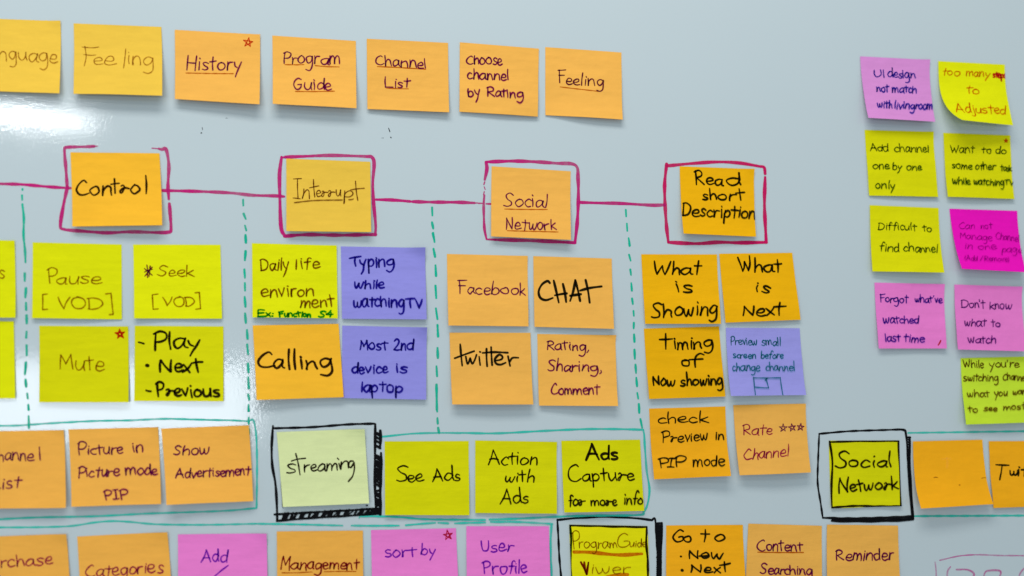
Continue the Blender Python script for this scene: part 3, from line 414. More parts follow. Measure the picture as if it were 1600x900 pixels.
# ---------------------------------------------------------------- sticky notes
NOTES = [
["golden orange note reading Language, cut off by the left edge, top row","gold",[-0.45328,0.0,1.6837],[[-0.03763,-0.0004,-0.00082],[0.03763,-0.0004,0.00082],[0.04093,-0.0074,-0.06745],[-0.03413,-0.0054,-0.06773]],2,[],[["w","Language",[0.1006,0.5622],[0.8694,0.0137],[-0.0017,-0.1209],1.6,0.71,"brown"]]],
["golden note with thin, widely spaced brown word Feeling, without underline","gold",[-0.36634,0.0,1.68366],[[-0.03818,-0.0007,-0.00065],[0.03818,-0.0007,0.00065],[0.04289,-0.0127,-0.0662],[-0.03402,-0.0097,-0.06743]],2,[],[["w","F",[0.091,0.5989],[0.1924,-0.0077],[-0.0012,-0.1686],1.78,0.673,"brown"],["w","ee",[0.2266,0.5813],[0.2558,-0.0005],[-0.0007,-0.1209],1.6,0.673,"brown"],["s",[[0.586,0.329],[0.5756,0.4746],[0.5625,0.6168]],0.673,"brown"],["w","ing",[0.6156,0.5583],[0.2813,0.0008],[0.0002,-0.1219],1.6,0.673,"brown"]]],
["peach note with underlined word History and a red star in its corner","peach",[-0.27785,0.0,1.68221],[[-0.03832,-0.001,1e-05],[0.03832,-0.001,-1e-05],[0.04018,-0.01,-0.06822],[-0.03535,-0.007,-0.06602]],2,[],[["w","History",[0.1377,0.5636],[0.6414,-0.037],[-0.0002,-0.1119],1.85,1.053,"maroon"],["s",[[0.1242,0.611],[0.4092,0.5961],[0.6821,0.5776]],0.827,"rust"],["star",[0.8594,0.1208],[0.0577,-0.004],[0.0001,-0.0684],0.752,"orangered",-8]]],
["peach note in the top row with Program Guide underlined in two lines","peach",[-0.18994,0.0,1.68175],[[-0.03857,-0.0004,0.00037],[0.03857,-0.0004,-0.00037],[0.04033,-0.0104,-0.06731],[-0.03596,-0.0104,-0.0667]],2,[],[["w","Program",[0.1315,0.3893],[0.6682,-0.035],[0.0007,-0.1079],1.65,1.007,"maroon"],["s",[[0.1453,0.4079],[0.2613,0.4018],[0.3716,0.3911]],0.852,"rust"],["s",[[0.5063,0.3959],[0.6434,0.4006],[0.7953,0.3943]],0.852,"rust"],["w","Guide",[0.2499,0.7688],[0.452,-0.0218],[0.0002,-0.1053],1.65,1.007,"maroon"],["s",[[0.2699,0.7975],[0.5003,0.7839],[0.7362,0.7622]],0.852,"rust"]]],
["peach note in the top row reading Channel List, both words underlined","peach",[-0.10263,0.0,1.68422],[[-0.03859,-0.0007,-0.0002],[0.03859,-0.0007,0.0002],[0.04007,-0.0067,-0.06849],[-0.03683,-0.0027,-0.06832]],2,[],[["w","Channel",[0.1075,0.3702],[0.6076,0.0094],[0.0008,-0.0956],1.5,1.036,"maroon"],["s",[[0.1257,0.3883],[0.3884,0.3881],[0.719,0.3938]],0.876,"rust"],["w","List",[0.2174,0.6782],[0.3123,-0.0084],[0.0008,-0.0912],1.65,1.036,"maroon"],["s",[[0.2316,0.6895],[0.3854,0.6891],[0.5047,0.6855]],0.797,"rust"]]],
["peach note reading Choose channel by Rating in three lines","peach",[-0.01408,0.0,1.68464],[[-0.0386,-0.001,0.00096],[0.0386,-0.001,-0.00096],[0.03749,-0.004,-0.06866],[-0.03846,-0.004,-0.06717]],2,[],[["w","Choose",[0.0855,0.3095],[0.4519,-0.0226],[-0.0006,-0.0923],1.4,1.145,"maroon"],["w","channel",[0.1036,0.5198],[0.5086,-0.0256],[-0.0005,-0.0925],1.5,1.145,"maroon"],["w","by",[0.1045,0.7759],[0.1465,-0.0067],[-0.0002,-0.0879],1.4,1.145,"maroon"],["w","Rating",[0.3425,0.7619],[0.4651,-0.0173],[-0.0004,-0.0882],1.45,1.145,"maroon"]]],
["peach note at the right end of the top row reading Feeling with an underline","peach",[0.06914,0.0,1.68524],[[-0.03819,-0.0004,0.00057],[0.03819,-0.0004,-0.00057],[0.03811,-0.0054,-0.06895],[-0.0379,-0.0024,-0.06695]],2,[],[["w","Feeling",[0.1646,0.5175],[0.593,0.0086],[0.0005,-0.0993],1.85,1.008,"maroon2"],["s",[[0.1926,0.5699],[0.4375,0.5858],[0.6858,0.6015]],0.84,"rust"]]],
["lilac pink note reading UI design not match with livingroom","pink",[0.3973,0.0,1.69482],[[-0.0383,-0.0007,-0.00025],[0.0383,-0.0007,0.00025],[0.03711,-0.0117,-0.06727],[-0.03632,-0.0117,-0.06662]],2,[],[["w","U\u0131",[0.1824,0.3231],[0.1431,-0.0083],[0.006,-0.0744],1.6,1.116,"navy"],["w","design",[0.3821,0.3161],[0.4015,-0.0093],[0.0061,-0.0835],1.6,1.116,"navy"],["w","not",[0.1886,0.5612],[0.1802,-0.0062],[0.0098,-0.0828],1.6,1.116,"navy"],["w","match",[0.4172,0.5568],[0.3567,-0.0166],[0.009,-0.0803],1.5,1.116,"navy"],["w","with",[0.1602,0.824],[0.2203,-0.0091],[0.0134,-0.0819],1.6,1.116,"navy"],["w","livingroom",[0.4228,0.8171],[0.5541,-0.02],[0.0129,-0.0817],1.6,1.116,"navy"]]],
["yellow note with curled lower left corner reading too many steps to Adjusted","yellow",[0.48325,0.0,1.69434],[[-0.03781,-0.001,-0.00017],[0.03781,-0.001,0.00017],[0.03586,-0.015,-0.06745],[-0.03957,-0.015,-0.06682]],2,[[2,5,0.0125]],[["w","too",[0.0709,0.2209],[0.2467,0.0019],[0.003,-0.0748],2,0.899,"orangered2"],["w","many",[0.4149,0.2171],[0.3574,-0.002],[0.0032,-0.0746],1.6,0.899,"orangered2"],["w","steps",[0.8157,0.2173],[0.1961,0.0027],[0.0031,-0.0653],1.6,1.47,"red"],["w","to",[0.3895,0.5099],[0.1835,-0.004],[0.0094,-0.0842],1.6,0.899,"orangered2"],["w","Adjusted",[0.0972,0.8441],[0.8196,-0.0281],[0.0174,-0.0943],1.7,0.899,"orangered2"]]],
["yellow note on the right reading Add channel one by one only","yellow2",[0.40046,0.0,1.61902],[[-0.03781,-0.0004,-0.00064],[0.03781,-0.0004,0.00064],[0.04011,-0.0044,-0.06751],[-0.03493,-0.0024,-0.06836]],2,[],[["w","Add",[0.0634,0.3215],[0.2607,0.0039],[0.0049,-0.077],1.45,0.874,"darkgreen"],["w","channel",[0.4122,0.323],[0.4958,-0.0024],[0.0048,-0.0729],1.6,0.874,"darkgreen"],["w","one",[0.0757,0.5959],[0.2433,0.0028],[0.0052,-0.0727],1.6,0.874,"darkgreen"],["w","by",[0.3611,0.5933],[0.1313,0.0056],[0.0054,-0.0707],1.5,0.874,"darkgreen"],["w","one",[0.5635,0.6016],[0.2229,-0.001],[0.0054,-0.0664],1.6,0.874,"darkgreen"],["w","only",[0.0941,0.892],[0.2731,0.0009],[0.0064,-0.0792],1.5,0.874,"darkgreen"]]],
["yellow note reading Want to do some other tasks while watching TV","yellow2",[0.48738,0.0,1.61934],[[-0.03787,-0.0007,-0.00027],[0.03787,-0.0007,0.00027],[0.03845,-0.0037,-0.06726],[-0.03705,-0.0047,-0.06756]],2,[],[["w","Want",[0.0892,0.3045],[0.3644,-0.0027],[0.0041,-0.0811],1.6,0.896,"darkgreen"],["w","to",[0.5553,0.2934],[0.1361,-0.0007],[0.0034,-0.0678],1.7,0.896,"darkgreen"],["w","do",[0.7716,0.2897],[0.1518,0.0033],[0.0036,-0.0724],1.6,0.896,"darkgreen"],["w","some",[0.1061,0.5516],[0.2936,0.0004],[0.0045,-0.0678],1.6,0.896,"darkgreen"],["w","other",[0.4491,0.5547],[0.3071,-0.0045],[0.0045,-0.0679],1.6,0.896,"darkgreen"],["w","tasks",[0.8207,0.5591],[0.2065,0.0038],[0.0039,-0.0589],1.7,0.896,"darkgreen"],["w","while",[0.0874,0.7935],[0.2613,0.0041],[0.006,-0.0724],1.5,0.978,"darkgreen"],["w","watching",[0.4027,0.7957],[0.4507,-0.0026],[0.0056,-0.0679],1.5,0.978,"darkgreen"],["w","TV",[0.8651,0.7836],[0.1466,-0.0052],[0.0043,-0.0544],1.6,0.978,"darkgreen"],["star",[0.9327,0.0871],[0.0305,-0.0012],[0.0012,-0.0316],0.652,"orangered",0]]],
["yellow note reading Difficult to find channel","yellow2",[0.40424,0.0,1.5408],[[-0.03779,-0.001,0.00029],[0.03779,-0.001,-0.00029],[0.03728,-0.01,-0.0676],[-0.03832,-0.006,-0.06757]],2,[],[["w","Difficult",[0.1114,0.362],[0.5559,0.0019],[0.0025,-0.0699],1.6,0.869,"darkgreen"],["w","to",[0.7462,0.3721],[0.1295,0.0042],[0.0038,-0.0666],1.7,0.869,"darkgreen"],["w","find",[0.1211,0.689],[0.265,0.0036],[0.0046,-0.0743],1.7,0.869,"darkgreen"],["w","channel",[0.4522,0.6864],[0.4895,0.0041],[0.0059,-0.075],1.7,0.869,"darkgreen"]]],
["hot magenta note, the only one of its colour, with faint thin writing","magenta",[0.49279,0.0,1.54033],[[-0.03828,-0.0004,-2e-05],[0.03828,-0.0004,2e-05],[0.03822,-0.0114,-0.06504],[-0.03369,-0.0124,-0.06307]],2,[],[["w","Can",[0.1075,0.3255],[0.2263,-0.0051],[0.0091,-0.0671],1.7,0.585,"plum"],["w","not",[0.432,0.3115],[0.177,0.0019],[0.0076,-0.0666],1.7,0.585,"plum"],["w","Manage",[0.0986,0.4885],[0.4746,0.0253],[0.0123,-0.0724],1.45,0.585,"plum"],["w","Channel",[0.6355,0.4635],[0.3434,0.0432],[0.0097,-0.0714],1.5,0.585,"plum"],["w","in",[0.1347,0.6593],[0.1096,-0.0008],[0.014,-0.0678],1.6,0.585,"plum"],["w","one",[0.333,0.654],[0.2873,-0.0049],[0.0132,-0.0675],1.6,0.585,"plum"],["w","page",[0.6877,0.6788],[0.3153,0.0031],[0.0121,-0.0669],1.6,0.585,"plum"],["w","(Add",[0.0783,0.8494],[0.1928,-0.0011],[0.0125,-0.0487],1.7,0.585,"plum"],["w","/",[0.3117,0.846],[0.0477,0.0045],[0.0129,-0.0532],1.7,0.585,"plum"],["w","Remove)",[0.3774,0.8496],[0.3782,-0.0134],[0.0127,-0.0531],1.5,0.585,"plum"]]],
["pink note reading Forgot what've watched last time with a small red tick","pink2",[0.40831,0.0,1.46236],[[-0.03801,-0.0007,7e-05],[0.03801,-0.0007,-7e-05],[0.03713,-0.0057,-0.06569],[-0.037,-0.0047,-0.06639]],2,[],[["w","Forgot",[0.0637,0.2982],[0.4092,0.0093],[0.0034,-0.0759],1.65,1.07,"navy2"],["w","what've",[0.5716,0.2894],[0.4012,0.004],[0.0024,-0.0659],1.7,1.07,"navy2"],["w","watched",[0.0892,0.6171],[0.5227,-0.0049],[0.0048,-0.0757],1.6,1.07,"navy2"],["w","last",[0.0941,0.8947],[0.2261,-0.0006],[0.0059,-0.0727],1.6,1.07,"navy2"],["w","time",[0.3715,0.8967],[0.3052,-0.0008],[0.0059,-0.0732],1.8,1.07,"navy2"],["s",[[0.9173,0.8789],[0.8984,0.9173],[0.8775,0.9475]],1.167,"red"]]],
["pink note reading Don't know what to watch","pink2",[0.49556,0.0,1.46173],[[-0.03773,-0.001,0.00043],[0.03773,-0.001,-0.00043],[0.03533,-0.009,-0.06722],[-0.03966,-0.008,-0.06596]],2,[],[["w","Don't",[0.0891,0.3592],[0.3577,-0.0063],[0.0028,-0.077],1.7,0.998,"violet"],["w","know",[0.518,0.356],[0.3262,0.0003],[0.0029,-0.0745],1.6,0.998,"violet"],["w","what",[0.1258,0.6322],[0.3226,-0.0047],[0.0053,-0.0769],1.5,0.998,"violet"],["w","to",[0.5139,0.631],[0.1317,0.0014],[0.0053,-0.0688],1.7,0.998,"violet"],["w","watch",[0.1491,0.8935],[0.4129,-0.0069],[0.0075,-0.0737],1.5,0.998,"violet"]]],
["lime green note at the right edge, its writing starting While you're switching","lime",[0.50139,0.0,1.38827],[[-0.03839,-0.0004,-0.00113],[0.03839,-0.0004,0.00113],[0.0355,-0.0094,-0.06578],[-0.03868,-0.0074,-0.06802]],2,[],[["w","While",[0.0279,0.1459],[0.2996,0.016],[0.0022,-0.0701],1.6,0.997,"olive"],["w","you're",[0.4106,0.1614],[0.4446,-0.0047],[0.0017,-0.0704],1.5,0.997,"olive"],["w","switching",[0.0258,0.3505],[0.5066,0.0144],[0.0038,-0.0671],1.6,0.997,"olive"],["w","Channel",[0.6068,0.3453],[0.3331,0.0202],[0.0031,-0.0649],1.5,0.997,"olive"],["w","what",[0.0601,0.5845],[0.3238,0.0179],[0.0054,-0.064],1.6,0.997,"olive"],["w","you",[0.4584,0.5887],[0.1892,-0.005],[0.0055,-0.0642],1.6,0.997,"olive"],["w","want",[0.7356,0.5702],[0.2426,0.0019],[0.0049,-0.0591],1.6,0.997,"olive"],["w","to",[0.0369,0.8098],[0.1416,0.0099],[0.0069,-0.0607],1.8,0.997,"olive"],["w","see",[0.2717,0.8015],[0.1949,0.0063],[0.0061,-0.0529],1.6,0.997,"olive"],["w","most",[0.5591,0.8001],[0.3292,-0.0055],[0.0069,-0.0584],2,0.997,"olive"]]],
["amber note reading Control in the first red marker frame","amber",[-0.36456,0.0,1.56574],[[-0.03837,-0.0007,-0.00109],[0.03837,-0.0007,0.00109],[0.04452,-0.0097,-0.06596],[-0.03299,-0.0057,-0.06879]],2,[[1,0.01,0]],[["w","C",[0.0505,0.5774],[0.1394,0.0004],[0.0024,-0.1135],1.75,1.377,"blackbrown"],["w","o",[0.1991,0.5825],[0.1026,-0.002],[0.0028,-0.1277],1.6,1.377,"blackbrown"],["w","n",[0.3391,0.5783],[0.1011,-0.0043],[0.0029,-0.1237],1.6,1.377,"blackbrown"],["w","t",[0.4329,0.5648],[0.0938,-0.0021],[0.0031,-0.1241],1.9,1.377,"blackbrown"],["w","\u0159",[0.5363,0.5513],[0.0996,0.0002],[0.0031,-0.1152],1.6,1.377,"blackbrown"],["w","o",[0.6548,0.5515],[0.1037,0.0002],[0.0038,-0.1341],1.6,1.377,"blackbrown"],["s",[[0.8326,0.308],[0.8356,0.4356],[0.8282,0.5566]],1.377,"blackbrown"]]],
["yellow note cut off by the left edge showing only a letter s","yellow",[-0.483,0.0,1.4835],[[-0.03635,-0.001,-0.0001],[0.03635,-0.001,0.0001],[0.04049,-0.003,-0.0683],[-0.03194,-0.003,-0.06906]],2,[],[["w","s",[0.8149,0.497],[0.0611,0.0045],[0.0011,-0.1014],1.6,0.849,"brown"]]],
["yellow note reading Pause with VOD in wide brackets","yellow",[-0.39404,0.0,1.48254],[[-0.03777,-0.0004,-2e-05],[0.03777,-0.0004,2e-05],[0.04045,-0.0024,-0.06748],[-0.0348,-0.0034,-0.06745]],2,[],[["w","P",[0.1606,0.5371],[0.1079,-0.0024],[-0.0006,-0.1093],1.75,0.841,"brown2"],["w","ause",[0.2686,0.5401],[0.5093,-0.0168],[-0.0005,-0.0985],1.6,0.841,"brown2"],["s",[[0.1663,0.6788],[0.1138,0.6881]],0.841,"brown2"],["s",[[0.1138,0.6881],[0.1171,0.7806],[0.1162,0.8867]],0.841,"brown2"],["s",[[0.1162,0.8867],[0.1686,0.8803]],0.841,"brown2"],["w","VOD",[0.2875,0.8672],[0.4987,0.0017],[-0.001,-0.0926],1.85,0.841,"brown2"],["s",[[0.8178,0.6654],[0.8784,0.6531]],0.841,"brown2"],["s",[[0.8784,0.6531],[0.8906,0.793],[0.9029,0.9326]],0.841,"brown2"],["s",[[0.9029,0.9326],[0.861,0.9388]],0.841,"brown2"]]],
["yellow note reading Seek with a scribbled mark before it and VOD in brackets","yellow",[-0.3082,0.0,1.4836],[[-0.03809,-0.0007,-0.00083],[0.03809,-0.0007,0.00083],[0.04169,-0.0027,-0.06676],[-0.03448,-0.0037,-0.06759]],2,[],[["w","Seek",[0.2661,0.4289],[0.4244,-0.0018],[0.0012,-0.0839],1.8,0.865,"brown2"],["s",[[0.27,0.669],[0.2068,0.6804]],0.865,"brown2"],["s",[[0.2068,0.6804],[0.2106,0.7723],[0.2143,0.8753]],0.865,"brown2"],["s",[[0.2143,0.8753],[0.2703,0.8695]],0.865,"brown2"],["w","VOD",[0.322,0.8359],[0.362,-0.0099],[0.0008,-0.0724],1.75,0.865,"brown2"],["s",[[0.6938,0.6504],[0.7436,0.6446]],0.865,"brown2"],["s",[[0.7436,0.6446],[0.7489,0.7561],[0.7544,0.8618]],0.865,"brown2"],["s",[[0.7544,0.8618],[0.6975,0.8732]],0.865,"brown2"],["s",[[0.1224,0.3261],[0.1639,0.3679],[0.21,0.418]],0.901,"maroon"],["s",[[0.1512,0.2785],[0.1594,0.3539],[0.1558,0.4462]],0.901,"maroon"],["s",[[0.2117,0.3062],[0.1686,0.3679],[0.1257,0.4295]],0.901,"maroon"],["s",[[0.1885,0.2895],[0.1828,0.3538],[0.1723,0.4349]],0.901,"maroon"],["s",[[0.1217,0.3737],[0.1689,0.3455],[0.2112,0.3341]],0.901,"maroon"]]],
["blank yellow note cut off by the left edge, lower of two","yellow",[-0.48086,0.0,1.4122],[[-0.03628,-0.001,6e-05],[0.03628,-0.001,-6e-05],[0.04066,-0.003,-0.06761],[-0.03142,-0.003,-0.06748]],2,[],[]],
["yellow note with the single word Mute and an orange star","yellow2",[-0.38573,0.0,1.4087],[[-0.03768,-0.0004,-0.0002],[0.03768,-0.0004,0.0002],[0.041,-0.0044,-0.06726],[-0.0344,-0.0034,-0.0674]],2,[],[["w","Mute",[0.2313,0.5778],[0.4984,-0.0016],[-0.0002,-0.119],1.65,0.873,"brown2"],["star",[0.9049,0.1011],[0.0585,-0.0004],[0.0008,-0.0684],0.873,"orangered",5],["star",[0.9026,0.1038],[0.0445,-0.0003],[0.0006,-0.052],0.698,"orangered",10]]],
["yellow note listing Play, Next and Previous in black marker","yellow2",[-0.30397,0.0,1.40975],[[-0.03854,-0.0007,-0.00021],[0.03854,-0.0007,0.00021],[0.04072,-0.0037,-0.06736],[-0.0365,-0.0027,-0.06724]],2,[],[["s",[[0.0442,0.2195],[0.0718,0.2276],[0.1017,0.2384]],1.614,"black"],["w","Play",[0.2125,0.323],[0.5175,-0.0257],[-0.0004,-0.1268],1.9,1.614,"black"],["s",[[0.1365,0.5283],[0.148,0.531]],2.87,"black"],["w","Ne",[0.2832,0.6112],[0.2613,-0.0015],[-0.0006,-0.1043],1.45,1.614,"black"],["w","x",[0.5375,0.6097],[0.0929,-0.0005],[-0.0004,-0.099],1.6,1.614,"black"],["w","t",[0.6374,0.6174],[0.1258,-0.0062],[-0.0004,-0.121],1.65,1.614,"black"],["s",[[0.1289,0.8583],[0.1542,0.8691],[0.1818,0.8717]],1.614,"black"],["w","P\u0159evious",[0.2399,0.9396],[0.7114,0.0051],[-0.001,-0.1037],1.95,1.614,"black"]]],
["yellow note reading Daily life environment with green bold writing at its foot","yellow",[-0.20375,0.0,1.4865],[[-0.03833,-0.001,9e-05],[0.03833,-0.001,-9e-05],[0.04069,-0.004,-0.06795],[-0.03591,-0.003,-0.06812]],2,[],[["w","Daily",[0.0898,0.3627],[0.3357,-0.003],[0.0009,-0.1077],1.55,1.08,"brown3"],["w","life",[0.5148,0.3385],[0.2876,-0.0209],[0.001,-0.0977],1.5,1.08,"brown3"],["w","environ",[0.1034,0.7251],[0.6145,-0.0301],[0.0007,-0.102],1.6,1.08,"brown3"],["w","ment",[0.5614,0.86],[0.3955,-0.0225],[0.0009,-0.1027],1.9,1.08,"brown3"],["w","Ex:",[0.0626,0.988],[0.1784,-0.0024],[0.0003,-0.0534],1.6,1.44,"green"],["w","Function",[0.3038,0.9875],[0.3737,-0.0049],[0.0003,-0.0456],1.6,1.35,"green"],["w","S4",[0.7737,0.9839],[0.1697,-0.0077],[0.0005,-0.0487],1.6,1.44,"green"]]],
["periwinkle blue note reading Typing while watching TV","blue",[-0.12246,0.0,1.48599],[[-0.03908,-0.0004,-0.00026],[0.03908,-0.0004,0.00026],[0.04132,-0.0044,-0.0672],[-0.03665,-0.0034,-0.06766]],2,[[1,0.3,0.006]],[["w","T",[0.0967,0.2871],[0.1339,-0.0162],[0.0014,-0.094],1.5,1.388,"navy"],["w","yping",[0.2187,0.2849],[0.4064,-0.0212],[0.0016,-0.1052],1.5,1.388,"navy"],["w","while",[0.1557,0.576],[0.3458,-0.0049],[0.0013,-0.0883],1.4,1.388,"navy"],["w","watching",[0.14,0.8378],[0.5931,-0.0065],[0.0016,-0.1045],1.4,1.388,"navy"],["w","TV",[0.7521,0.8311],[0.1948,0.0062],[0.0016,-0.0776],1.65,1.388,"navy"]]],
["amber note reading Calling, tilted, left of the periwinkle notes","amber",[-0.20086,0.0,1.41243],[[-0.03862,-0.0012,-0.00122],[0.03862,-0.0012,0.00122],[0.04461,-0.0062,-0.06611],[-0.03289,-0.0072,-0.06872]],2,[],[["w","C",[0.0365,0.5719],[0.1868,0.0056],[0.0054,-0.1175],1.7,1.701,"blackbrown"],["w","a",[0.2142,0.5772],[0.1235,0.0037],[0.0057,-0.1178],1.6,1.701,"blackbrown"],["s",[[0.4008,0.3352],[0.389,0.475],[0.394,0.6014]],1.701,"blackbrown"],["s",[[0.4656,0.3315],[0.4556,0.4769],[0.4606,0.6034]],1.701,"blackbrown"],["w","ing",[0.5207,0.5972],[0.3656,0.0056],[0.0066,-0.1237],1.6,1.701,"blackbrown"]]],
["periwinkle blue note reading Most 2nd device is laptop","blue",[-0.11981,0.0,1.41168],[[-0.03902,-0.001,0.00042],[0.03902,-0.001,-0.00042],[0.03929,-0.004,-0.06746],[-0.03807,-0.004,-0.0662]],2,[[1,0.32,0.006]],[["w","Most",[0.2119,0.3311],[0.3294,-0.0084],[-0.0005,-0.0966],1.45,1.38,"navy"],["w","2nd",[0.6123,0.3209],[0.2374,-0.006],[-0.0006,-0.0968],1.5,1.38,"navy"],["w","device",[0.1198,0.658],[0.4232,-0.0099],[-0.0004,-0.096],1.6,1.38,"navy"],["w","is",[0.6447,0.6319],[0.1258,-0.0029],[-0.0004,-0.0881],1.6,1.38,"navy"],["w","laptop",[0.2334,0.9126],[0.4765,-0.0103],[-0.0004,-0.0956],1.5,1.38,"navy"]]],
["peach note reading Facebook in thin maroon pen","peach",[-0.02394,0.0,1.481],[[-0.03864,-0.0004,5e-05],[0.03864,-0.0004,-5e-05],[0.03955,-0.0034,-0.0675],[-0.03695,-0.0064,-0.06769]],2,[],[["w","Facebook",[0.1233,0.5585],[0.844,-0.0088],[0.0018,-0.095],1.85,0.954,"maroon"]]],
["peach note with black marker word CHAT in capitals","peach",[0.0589,0.0,1.48066],[[-0.03859,-0.0007,0.00027],[0.03859,-0.0007,-0.00027],[0.03965,-0.0067,-0.06852],[-0.0376,-0.0047,-0.06749]],2,[],[["s",[[0.2037,0.3749],[0.174,0.3476],[0.1029,0.4008],[0.0612,0.4982],[0.0795,0.5878],[0.1488,0.6195],[0.2371,0.5857]],1.861,"black"],["s",[[0.2546,0.3393],[0.282,0.4855],[0.3109,0.6483]],1.861,"black"],["s",[[0.3696,0.3837],[0.3922,0.5102],[0.4041,0.637]],1.861,"black"],["s",[[0.2631,0.5482],[0.3389,0.5289],[0.4147,0.5151]],1.861,"black"],["s",[[0.5275,0.3247],[0.4989,0.4785],[0.4548,0.6213]],1.861,"black"],["s",[[0.5275,0.3247],[0.5596,0.4766],[0.581,0.6173]],1.861,"black"],["s",[[0.4568,0.5477],[0.5227,0.5343],[0.5939,0.5208]],1.861,"black"],["s",[[0.6597,0.3175],[0.6864,0.4725],[0.7018,0.6362]],1.861,"black"],["s",[[0.585,0.4701],[0.7078,0.4293],[0.8613,0.4017]],1.861,"black"]]],
["peach note with black marker word twitter and long crossbars, under the Facebook note","peach",[-0.02067,0.0,1.40715],[[-0.03865,-0.001,-0.00037],[0.03865,-0.001,0.00037],[0.04053,-0.008,-0.06716],[-0.03591,-0.008,-0.06724]],2,[],[["s",[[0.127,0.1643],[0.1326,0.3093],[0.1423,0.4624]],1.615,"black"],["s",[[0.0531,0.3596],[0.1716,0.3093],[0.2953,0.2588]],1.615,"black"],["s",[[0.1903,0.3371],[0.1981,0.3984],[0.2113,0.4428],[0.2434,0.3593]],1.615,"black"],["s",[[0.2434,0.3593],[0.2653,0.4372],[0.2963,0.3871],[0.3232,0.309]],1.615,"black"],["s",[[0.3543,0.3368],[0.3574,0.3925],[0.3628,0.4537]],1.615,"black"],["s",[[0.3649,0.2685],[0.3722,0.2712]],1.824,"black"],["s",[[0.4483,0.225],[0.4447,0.3506],[0.4482,0.4703]],1.615,"black"],["s",[[0.5055,0.2025],[0.5066,0.3365],[0.5102,0.4535]],1.615,"black"],["s",[[0.3976,0.2837],[0.5405,0.2723],[0.7081,0.2804]],1.615,"black"],["s",[[0.5516,0.3922],[0.6237,0.3754],[0.6422,0.3363],[0.6011,0.3085],[0.5474,0.3699],[0.5602,0.4312],[0.614,0.4478],[0.6791,0.4199]],1.615,"black"],["s",[[0.7116,0.3306],[0.7196,0.3919],[0.7321,0.4643]],1.615,"black"],["s",[[0.729,0.4059],[0.7654,0.3528],[0.8399,0.3499]],1.615,"black"]]],
["peach note reading Rating, Sharing, Comment","peach",[0.06301,0.0,1.40639],[[-0.03835,-0.0004,0.00013],[0.03835,-0.0004,-0.00013],[0.03895,-0.0084,-0.06781],[-0.03697,-0.0044,-0.06762]],2,[[1,0.12,0.003]],[["w","Rating,",[0.1226,0.2195],[0.5281,0.0065],[0.0014,-0.084],1.5,1.074,"maroon"],["w","Sharing,",[0.1241,0.5125],[0.6805,-0.0015],[0.002,-0.0892],1.8,1.074,"maroon"],["w","Comment",[0.1599,0.8506],[0.6165,-0.0155],[0.0029,-0.0913],1.5,1.074,"maroon"]]],
["orange note reading What is Showing in black marker","orange",[0.16556,0.0,1.48611],[[-0.03845,-0.0007,-0.00083],[0.03845,-0.0007,0.00083],[0.04086,-0.0047,-0.06768],[-0.03541,-0.0037,-0.06866]],2,[],[["w","What",[0.1589,0.2877],[0.6263,0.0041],[0.005,-0.1066],1.95,1.506,"black"],["w","is",[0.4258,0.5455],[0.2151,0.0077],[0.0058,-0.1065],1.6,1.506,"black"],["w","Showing",[0.088,0.9094],[0.8655,-0.0453],[0.0072,-0.1165],1.85,1.506,"black"]]],
["orange note reading What is Next in black marker","orange",[0.24452,0.0,1.48906],[[-0.03811,-0.001,-0.0014],[0.03811,-0.001,0.0014],[0.04501,-0.004,-0.06544],[-0.03292,-0.004,-0.06941]],2,[],[["w","What",[0.2271,0.2815],[0.5951,0.0079],[0.0095,-0.108],1.85,1.544,"black"],["w","is",[0.4546,0.5587],[0.183,0.0383],[0.0106,-0.103],1.6,1.544,"black"],["w","Nex",[0.2395,0.9081],[0.4097,0.0167],[0.0109,-0.1019],1.45,1.544,"black"],["w","t",[0.6418,0.9244],[0.1629,0.0067],[0.0156,-0.1302],1.8,1.544,"black"]]],
["orange note reading timing of Now showing in black marker","orange",[0.16777,0.0,1.41452],[[-0.03814,-0.0004,-0.00155],[0.03814,-0.0004,0.00155],[0.04298,-0.0044,-0.06685],[-0.0342,-0.0054,-0.06932]],2,[],[["w","t",[0.1878,0.3045],[0.1699,0.0055],[0.008,-0.1211],1.95,1.5,"black"],["w","iming",[0.3821,0.3107],[0.5114,-0.0101],[0.0077,-0.1106],1.6,1.5,"black"],["w","o",[0.4659,0.5504],[0.0924,0.003],[0.0076,-0.0945],1.6,1.5,"black"],["w","f",[0.5577,0.5613],[0.1952,0.0063],[0.0083,-0.0997],1.7,1.5,"black"],["w","Now",[0.0643,0.8121],[0.2815,0.0043],[0.0079,-0.0937],1.35,1.5,"black"],["w","showing",[0.4196,0.8293],[0.5538,0.0002],[0.0081,-0.0886],2.0,1.5,"black"]]],
